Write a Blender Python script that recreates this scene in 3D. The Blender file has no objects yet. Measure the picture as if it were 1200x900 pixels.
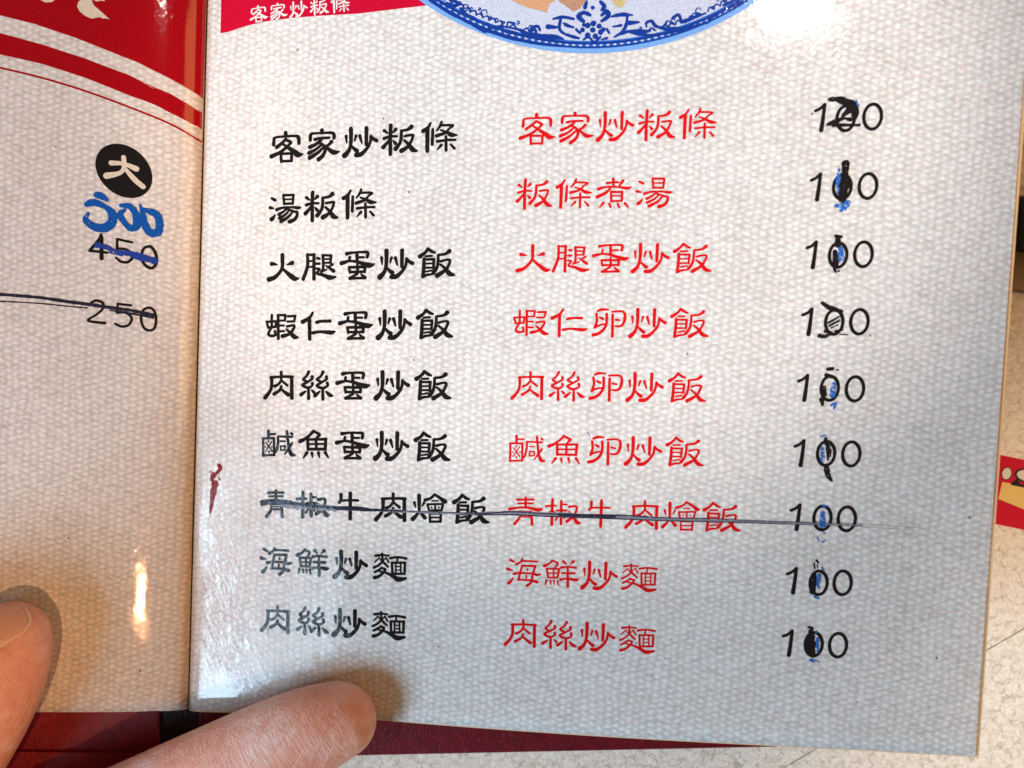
import bpy, bmesh, math, random, json
from mathutils import Vector, Matrix
from mathutils.geometry import delaunay_2d_cdt
import numpy as np
random.seed(7)
S = bpy.context.scene
COL = S.collection
MM = 0.001
# ------------------------------------------------------------------ camera
cam = bpy.data.cameras.new('camera'); co = bpy.data.objects.new('camera', cam); COL.objects.link(co)
Rm = Matrix(((0.9990296, 0.0440427, 0.0000000), (0.0439828, -0.9976710, -0.0521348), (-0.0022962, 0.0520842, -0.9986401)))                       # rows: page axes in the camera frame
Cp = Vector((92.4274, 18.3896, 274.0940)) * MM
bx = Rm @ Vector((1, 0, 0)); by = Rm @ Vector((0, -1, 0)); bz = Rm @ Vector((0, 0, -1))
M = Matrix((bx, by, bz)).transposed().to_4x4(); M.translation = Cp
co.matrix_world = M
cam.sensor_width = 36; cam.lens = 33; cam.clip_start = .01; cam.clip_end = 50
cam.dof.use_dof = True; cam.dof.focus_distance = .262; cam.dof.aperture_fstop = 11
S.camera = co
# ------------------------------------------------------------------ light
W = bpy.data.worlds.new('World'); S.world = W; W.use_nodes = True
W.node_tree.nodes['Background'].inputs[0].default_value = (1.0, .71, .46, 1)
W.node_tree.nodes['Background'].inputs[1].default_value = .13
def aim(o, target):
    d = (Vector(target) - o.location).normalized(); o.rotation_euler = d.to_track_quat('-Z', 'Y').to_euler()
def area(name, loc, target, sx, sy, power, color, spread=180):
    l = bpy.data.lights.new(name, 'AREA'); l.shape = 'RECTANGLE'; l.size = sx; l.size_y = sy; l.energy = power; l.color = color
    l.spread = math.radians(spread)
    o = bpy.data.objects.new(name, l); COL.objects.link(o); o.location = loc; aim(o, target); return o
def spot(name, loc, target, power, color, radius, cone, blend):
    l = bpy.data.lights.new(name, 'SPOT'); l.energy = power; l.color = color; l.shadow_soft_size = radius
    l.spot_size = math.radians(cone); l.spot_blend = blend
    o = bpy.data.objects.new(name, l); COL.objects.link(o); o.location = loc; aim(o, target); return o
# daylight from a window at the left, in front
area('window_light', (-1.345, -.80, 1.08), (.03, -.03, 0), .94, .66, 42, (.52, .78, 1.0))
# added warm fill from the right, for the shaded left page
area('warm_fill', (1.25, .25, 1.35), (0, -.03, 0), .9, .7, 8, (1.0, .50, .18))
# warm ceiling spots over both pages, then an added fill spot for the table
spot('ceiling_or_fill_spot', (.162, .540, 1.25), (.101, .078, 0), 55, (1.0, .86, .76), .026, 10.6, .34)
spot('ceiling_or_fill_spot', (.11, -.62, 2.0), (-.085, .015, 0), 64, (1.0, .50, .23), .024, 8.2, .40)
spot('ceiling_or_fill_spot', (1.0, -.25, 1.25), (.305, -.075, 0), 36, (1.0, .80, .58), .03, 8.0, .35)

S.view_settings.view_transform = 'Standard'; S.view_settings.look = 'None'; S.view_settings.gamma = 1
S.view_settings.exposure = .04
# ------------------------------------------------------------------ surface of the opened pages (millimetres)
def h(x, y=0.0):
    if x >= 0: z = .2655*x - 4.05e-4*x*x
    else:
        d = -x; z = 5.*(1-math.exp(-d/8.)) + .09*d
    return z - 1.2*math.exp(-abs(x)/1.2)
# ------------------------------------------------------------------ materials
class NT:
    def __init__(s, name):
        s.m = bpy.data.materials.new(name); s.m.use_nodes = True; s.t = s.m.node_tree
        s.n = s.t.nodes; s.b = s.n['Principled BSDF']; s.out = s.n['Material Output']
        s.tc = s.n.new('ShaderNodeTexCoord')
        v = s.n.new('ShaderNodeVectorMath'); v.operation = 'SCALE'; v.inputs['Scale'].default_value = 1000
        s.t.links.new(s.tc.outputs['Object'], v.inputs[0]); s.mm = v.outputs[0]
    def L(s, a, b): s.t.links.new(a, b)
    def set(s, inp, v):
        if hasattr(v, 'is_linked') or isinstance(v, bpy.types.NodeSocket): s.L(v, inp)
        else: inp.default_value = v
    def math(s, op, a, b=0., c=0., clamp=False):
        n = s.n.new('ShaderNodeMath'); n.operation = op; n.use_clamp = clamp
        s.set(n.inputs[0], a); s.set(n.inputs[1], b)
        if op in ('MULTIPLY_ADD', 'SMOOTH_MIN', 'COMPARE'): s.set(n.inputs[2], c)
        return n.outputs[0]
    def noise(s, scale, detail=2., rough=.5, vec=None, dist=0.):
        n = s.n.new('ShaderNodeTexNoise'); n.inputs['Scale'].default_value = scale
        n.inputs['Detail'].default_value = detail; n.inputs['Roughness'].default_value = rough; n.inputs['Distortion'].default_value = dist
        s.L(vec if vec is not None else s.mm, n.inputs['Vector']); return n
    def map(s, scale=(1,1,1), rot=0., loc=(0,0,0), vec=None):
        if rot and scale != (1,1,1):
            vec = s.map((1,1,1), rot, (0,0,0), vec); rot = 0.          # turn first, then stretch
        n = s.n.new('ShaderNodeMapping'); n.inputs['Scale'].default_value = scale; n.inputs['Rotation'].default_value = (0, 0, rot)
        n.inputs['Location'].default_value = loc
        s.L(vec if vec is not None else s.mm, n.inputs['Vector']); return n.outputs[0]
    def ramp(s, v, a, b, o0=0., o1=1., smooth=True):
        n = s.n.new('ShaderNodeMapRange'); n.interpolation_type = 'SMOOTHSTEP' if smooth else 'LINEAR'
        s.set(n.inputs['Value'], v); n.inputs['From Min'].default_value = a; n.inputs['From Max'].default_value = b
        n.inputs['To Min'].default_value = o0; n.inputs['To Max'].default_value = o1; return n.outputs['Result']
    def mix(s, f, a, b, blend='MIX'):
        n = s.n.new('ShaderNodeMix'); n.data_type = 'RGBA'; n.blend_type = blend
        s.set(n.inputs[0], f); s.set(n.inputs[6], a); s.set(n.inputs[7], b); return n.outputs[2]
    def bump(s, hgt, dist, strength=1., normal=None):
        n = s.n.new('ShaderNodeBump'); n.inputs['Distance'].default_value = dist; n.inputs['Strength'].default_value = strength
        s.L(hgt, n.inputs['Height'])
        if normal is not None: s.L(normal, n.inputs['Normal'])
        return n.outputs['Normal']
def c4(*c): return (c[0], c[1], c[2], 1)
def weave(N):
    """printed canvas: staggered soft pillows, one per thread crossing"""
    wob = N.noise(.09, 2)
    sep = N.n.new('ShaderNodeSeparateXYZ'); N.L(N.map(rot=math.radians(1.5)), sep.inputs[0])
    w1 = N.math('MULTIPLY', N.math('SUBTRACT', wob.outputs['Fac'], .5), 1.6)
    wob2 = N.noise(.7, 1)
    w2 = N.math('MULTIPLY', N.math('SUBTRACT', wob2.outputs['Fac'], .5), 1.0)
    u = N.math('ADD', N.math('MULTIPLY', sep.outputs[0], 1/2.0), N.math('ADD', w1, N.math('MULTIPLY', w2, .22)))
    v = N.math('ADD', N.math('MULTIPLY', sep.outputs[1], 1/1.72), N.math('ADD', N.math('MULTIPLY', w1, -.7), N.math('MULTIPLY', w2, .8)))
    cu = N.math('COSINE', N.math('MULTIPLY', u, math.pi)); c2u = N.math('COSINE', N.math('MULTIPLY', u, 2*math.pi))
    tv = N.math('MULTIPLY', v, 2*math.pi)
    f = N.math('MULTIPLY', cu, N.math('COSINE', tv))            # over / under, staggered from thread to thread
    g = N.math('MULTIPLY', cu, N.math('SINE', tv))
    f2 = N.math('MULTIPLY', N.math('ABSOLUTE', cu), N.math('COSINE', N.math('MULTIPLY', tv, 2.)))
    amp = N.math('ADD', N.math('MULTIPLY', N.noise(.55, 2, .6).outputs['Fac'], 2.4), -.25)
    hgt = N.math('ADD', N.math('MULTIPLY', N.math('ADD', N.math('MULTIPLY', f, .27), N.math('MULTIPLY', f2, .07)), amp), .5)
    hgt = N.math('ADD', hgt, N.math('MULTIPLY', c2u, .15))
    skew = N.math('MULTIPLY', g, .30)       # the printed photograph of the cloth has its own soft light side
    fx = c2u
    wn = N.noise(.9, 1).outputs['Fac']
    return hgt, skew, fx, wn
def wearmask(N):
    """where the film is rubbed by thumbs: the lower inner corner of the right page"""
    v = N.n.new('ShaderNodeVectorMath'); v.operation = 'DISTANCE'
    N.L(N.map((1, .62, 0), 0, (0, 0, 0)), v.inputs[0]); v.inputs[1].default_value = (22, -32, 0)
    return N.ramp(N.math('ADD', v.outputs['Value'], N.math('MULTIPLY', N.noise(.08, 3).outputs['Fac'], 26.)), 22, 46, 1., .06)
def coat(N, rough=.16, emboss=None):
    a = N.noise(1., 3, .6, N.map((.10, 2.6, 1), math.radians(62)))
    b = N.noise(1., 3, .6, N.map((.14, 3.4, 1), math.radians(-52), (31, 7, 0)))
    c = N.noise(1., 2, .6, N.map((.12, 2.9, 1), math.radians(88), (3, 71, 0)))
    s = N.math('ADD', N.math('ADD', N.ramp(a.outputs['Fac'], .50, .70), N.ramp(b.outputs['Fac'], .52, .72)), N.ramp(c.outputs['Fac'], .5, .8))
    big = N.noise(.055, 2, .5)
    fine = N.noise(1.1, 3, .6)
    n1 = N.bump(big.outputs['Fac'], .035*MM)
    n2 = N.bump(fine.outputs['Fac'], .0011*MM, 1, n1)
    n3 = N.bump(N.math('MULTIPLY', s, wearmask(N)), .034*MM, 1, n2)
    if emboss is not None: n3 = N.bump(emboss, .0032*MM, 1, n3)
    p = N.b.inputs
    p['Coat Weight'].default_value = 1; p['Coat IOR'].default_value = 1.45
    N.set(p['Coat Roughness'], N.ramp(s, 0, 1.4, rough, rough+.015))
    N.L(n3, p['Coat Normal'])
    p['Roughness'].default_value = .7; p['Specular IOR Level'].default_value = 0
def paper_mat():
    N = NT('laminated_canvas_print')
    hgt, skew, fx, wn = weave(N)
    fib = N.noise(1., 3, .65, N.map((.42, .95, 1), math.radians(1.5)))
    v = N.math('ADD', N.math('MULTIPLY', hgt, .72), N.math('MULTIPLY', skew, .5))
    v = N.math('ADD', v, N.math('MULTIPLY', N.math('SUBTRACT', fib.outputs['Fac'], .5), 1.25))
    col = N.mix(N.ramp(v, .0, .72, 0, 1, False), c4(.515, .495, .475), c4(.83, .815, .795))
    cellt = N.mix(N.ramp(wn, .3, .7), c4(1.0, .94, .94), c4(.94, .985, 1.0)); col = N.mix(.8, col, cellt, 'MULTIPLY')
    tint = N.noise(.07, 3, .6)
    col = N.mix(N.ramp(tint.outputs['Fac'], .40, .68, 0, .15), col, c4(.70, .60, .55), 'MULTIPLY')
    pink = N.noise(.42, 2, .6)
    col = N.mix(N.ramp(pink.outputs['Fac'], .58, .76, 0, .40), col, c4(.90, .78, .75), 'MULTIPLY')
    # warm shade along the fold painted into the colour, and rare printed slubs / specks
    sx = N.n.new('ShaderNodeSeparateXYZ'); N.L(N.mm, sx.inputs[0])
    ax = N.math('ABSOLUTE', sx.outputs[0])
    fold_shade = N.math('ADD', ax, N.math('MULTIPLY', N.noise(.5, 2).outputs['Fac'], 1.6))
    col = N.mix(N.ramp(fold_shade, .9, 3.6, .8, 0), col, c4(.80, .60, .40), 'MULTIPLY')
    slub = N.noise(.5, 2, .5, N.map((.55, 1.5, 1), .1))
    col = N.mix(N.ramp(slub.outputs['Fac'], .70, .80, 0, .35), col, c4(.40, .34, .31))
    sp = N.n.new('ShaderNodeTexVoronoi'); sp.inputs['Scale'].default_value = .085; N.L(N.map((1, 1, 1), 0, (13.3, 4.1, 0)), sp.inputs['Vector'])
    col = N.mix(N.ramp(sp.outputs['Distance'], .02, .036, .85, 0), col, c4(.06, .055, .055))
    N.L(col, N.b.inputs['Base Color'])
    coat(N, .045, hgt)
    return N.m
def ink_mat(name, color, worn=0., tex=True, keep=.5):
    N = NT(name)
    f = N.noise(3., 3, .6)
    dk = tuple(q*.72 for q in color)
    N.L(N.mix(N.ramp(f.outputs['Fac'], .35, .65, 0, 1), c4(*dk), c4(*color)), N.b.inputs['Base Color'])
    hgt, *_ = weave(N)
    coat(N, .045, hgt)
    if worn:
        a = N.noise(1., 3, .65, N.map((.5, 3.2, 1), math.radians(35)))
        b = N.noise(1.6, 2, .6)
        k = N.math('ADD', N.math('MULTIPLY', a.outputs['Fac'], .6), N.math('MULTIPLY', b.outputs['Fac'], .4))
        N.L(N.ramp(k, worn-.03, worn+.03), N.b.inputs['Alpha'])
    return N.m
M_paper = paper_mat()
M_black = ink_mat('printed_black_ink', (.012, .011, .012))
M_red = ink_mat('printed_red_ink', (.72, .008, .012))
M_deepred = ink_mat('printed_deep_red', (.40, .001, .008))
M_crimson = ink_mat('printed_crimson', (.60, .003, .035))
M_white = ink_mat('printed_white', (.80, .79, .78))
M_cream = ink_mat('printed_cream', (.78, .70, .58))
M_pen = ink_mat('black_marker', (.014, .011, .013), .395)
M_penblue = ink_mat('blue_marker_worn', (.025, .16, .58), .45)
M_blue = ink_mat('blue_marker', (.006, .105, .46), .375)
M_blue2 = ink_mat('blue_ballpoint', (.02, .06, .38), .40)
M_line = ink_mat('strike_line_ink', (.022, .024, .05), .38)
M_grey = ink_mat('strike_line_smear', (.22, .23, .29), .42)
M_stain = ink_mat('sauce_stain', (.26, .005, .003)); M_stain.node_tree.nodes['Principled BSDF'].inputs['Coat Weight'].default_value = .22
M_pcelB = ink_mat('plate_print_dark_blue', (.008, .045, .31))
M_pcelR = ink_mat('plate_print_rim_blue', (.20, .42, .86))
M_pcelM = ink_mat('plate_print_mid_blue', (.03, .16, .62))
M_pcelW = ink_mat('plate_print_glaze', (.58, .63, .78))
M_food = {'brown': ink_mat('plate_print_meat', (.66, .36, .20)), 'tan': ink_mat('plate_print_pork', (.50, .28, .18)), 'yel': ink_mat('plate_print_egg', (.62, .48, .22))}
def simple(name, color, rough=.5, spec=.5):
    N = NT(name); N.b.inputs['Base Color'].default_value = c4(*color); N.b.inputs['Roughness'].default_value = rough
    N.b.inputs['Specular IOR Level'].default_value = spec; return N
# ------------------------------------------------------------------ helpers
def tag(o, label=None, cat=None, group=None, kind=None):
    if label: o['label'] = label
    if cat: o['category'] = cat
    if group: o['group'] = group
    if kind: o['kind'] = kind
    return o
def link(name, verts, faces, mat, parent=None, smooth=False):
    me = bpy.data.meshes.new(name); me.from_pydata([tuple(v) for v in verts], [], faces); me.update()
    if mat: me.materials.append(mat)
    if smooth: me.polygons.foreach_set('use_smooth', [True]*len(me.polygons))
    o = bpy.data.objects.new(name, me); COL.objects.link(o)
    if parent: o.parent = parent
    return o
def from_bm(name, bm, mat, parent=None, smooth=False):
    me = bpy.data.meshes.new(name); bm.to_mesh(me); bm.free()
    if mat: me.materials.append(mat)
    if smooth: me.polygons.foreach_set('use_smooth', [True]*len(me.polygons))
    o = bpy.data.objects.new(name, me); COL.objects.link(o)
    if parent: o.parent = parent
    return o
def catmull(p, n=4):
    if len(p) < 3: return p
    q = [p[0]] + list(p) + [p[-1]]; out = []
    if p[0][:2] == p[-1][:2]: q[0] = p[-2]; q[-1] = p[1]
    for i in range(1, len(q)-2):
        for k in range(n):
            t = k/n
            out.append(tuple(.5*((2*b)+(-a+c)*t+(2*a-5*b+4*c-d)*t*t+(-a+3*b-3*c+d)*t**3) for a, b, c, d in zip(q[i-1], q[i], q[i+1], q[i+2])))
    out.append(tuple(q[-2])); return out
def ccw(poly):
    a = sum(poly[i-1][0]*poly[i][1]-poly[i][0]*poly[i-1][1] for i in range(len(poly)))
    return poly if a > 0 else poly[::-1]
def stroke_polys(st, n=4, jit=0.):
    P = catmull([tuple(p) for p in st], n); out = []
    if jit: P = [(x, y, max(.05, w*(1+random.uniform(-jit, jit)))) for x, y, w in P]
    for i, (x, y, w) in enumerate(P):
        k = 12 if i in (0, len(P)-1) else 8
        out.append([(x+w/2*math.cos(2*math.pi*j/k+.3*i), y+w/2*math.sin(2*math.pi*j/k+.3*i)) for j in range(k)])
    for (x0, y0, w0), (x1, y1, w1) in zip(P, P[1:]):
        dx, dy = x1-x0, y1-y0; L = math.hypot(dx, dy)
        if L < 1e-4: continue
        nx, ny = -dy/L, dx/L
        out.append(ccw([(x0-nx*w0/2, y0-ny*w0/2), (x1-nx*w1/2, y1-ny*w1/2), (x1+nx*w1/2, y1+ny*w1/2), (x0+nx*w0/2, y0+ny*w0/2)]))
    return out
def union(polys, lattice=0.):
    V, Fc = [], []
    rr = random.Random(3)
    for p in polys:
        b = len(V); V += [Vector((q[0]+rr.uniform(-.003, .003), q[1]+rr.uniform(-.003, .003))) for q in p]; Fc.append(list(range(b, b+len(p))))
    if lattice:
        xs = [v.x for v in V]; ys = [v.y for v in V]
        x = min(xs)+.13
        while x < max(xs):
            y = min(ys)+.17
            while y < max(ys): V.append(Vector((x, y))); y += lattice if x < -9 or x > 3 else min(lattice, .8)
            x += lattice if x < -9 or x > 3 else min(lattice, .35)
    r = delaunay_2d_cdt(V, [], Fc, 0, 1e-5)
    tris = [f for f, src in zip(r[2], r[5 if len(r) > 5 else 4]) if src]
    used = sorted({i for f in tris for i in f}); mp = {i: k for k, i in enumerate(used)}
    return [(r[0][i].x, r[0][i].y) for i in used], [[mp[i] for i in f] for f in tris]
def decal(name, parts, mat, parent, off=.06):
    """parts: list of (verts2d, tris); laid on the page surface, off mm above it"""
    V, Fc = [], []
    for v2, tr in parts:
        b = len(V); V += [(x*MM, y*MM, (h(x)+off)*MM) for x, y in v2]; Fc += [[i+b for i in f] for f in tr]
    o = link(name, V, Fc, mat, parent); me = o.data
    if me.polygons and me.polygons[0].normal.z < 0: me.flip_normals()
    return o
def S_(strokes, jit=0., n=4, lattice=0.):
    return union([q for st in strokes for q in stroke_polys(st, n, jit)], lattice)
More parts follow.
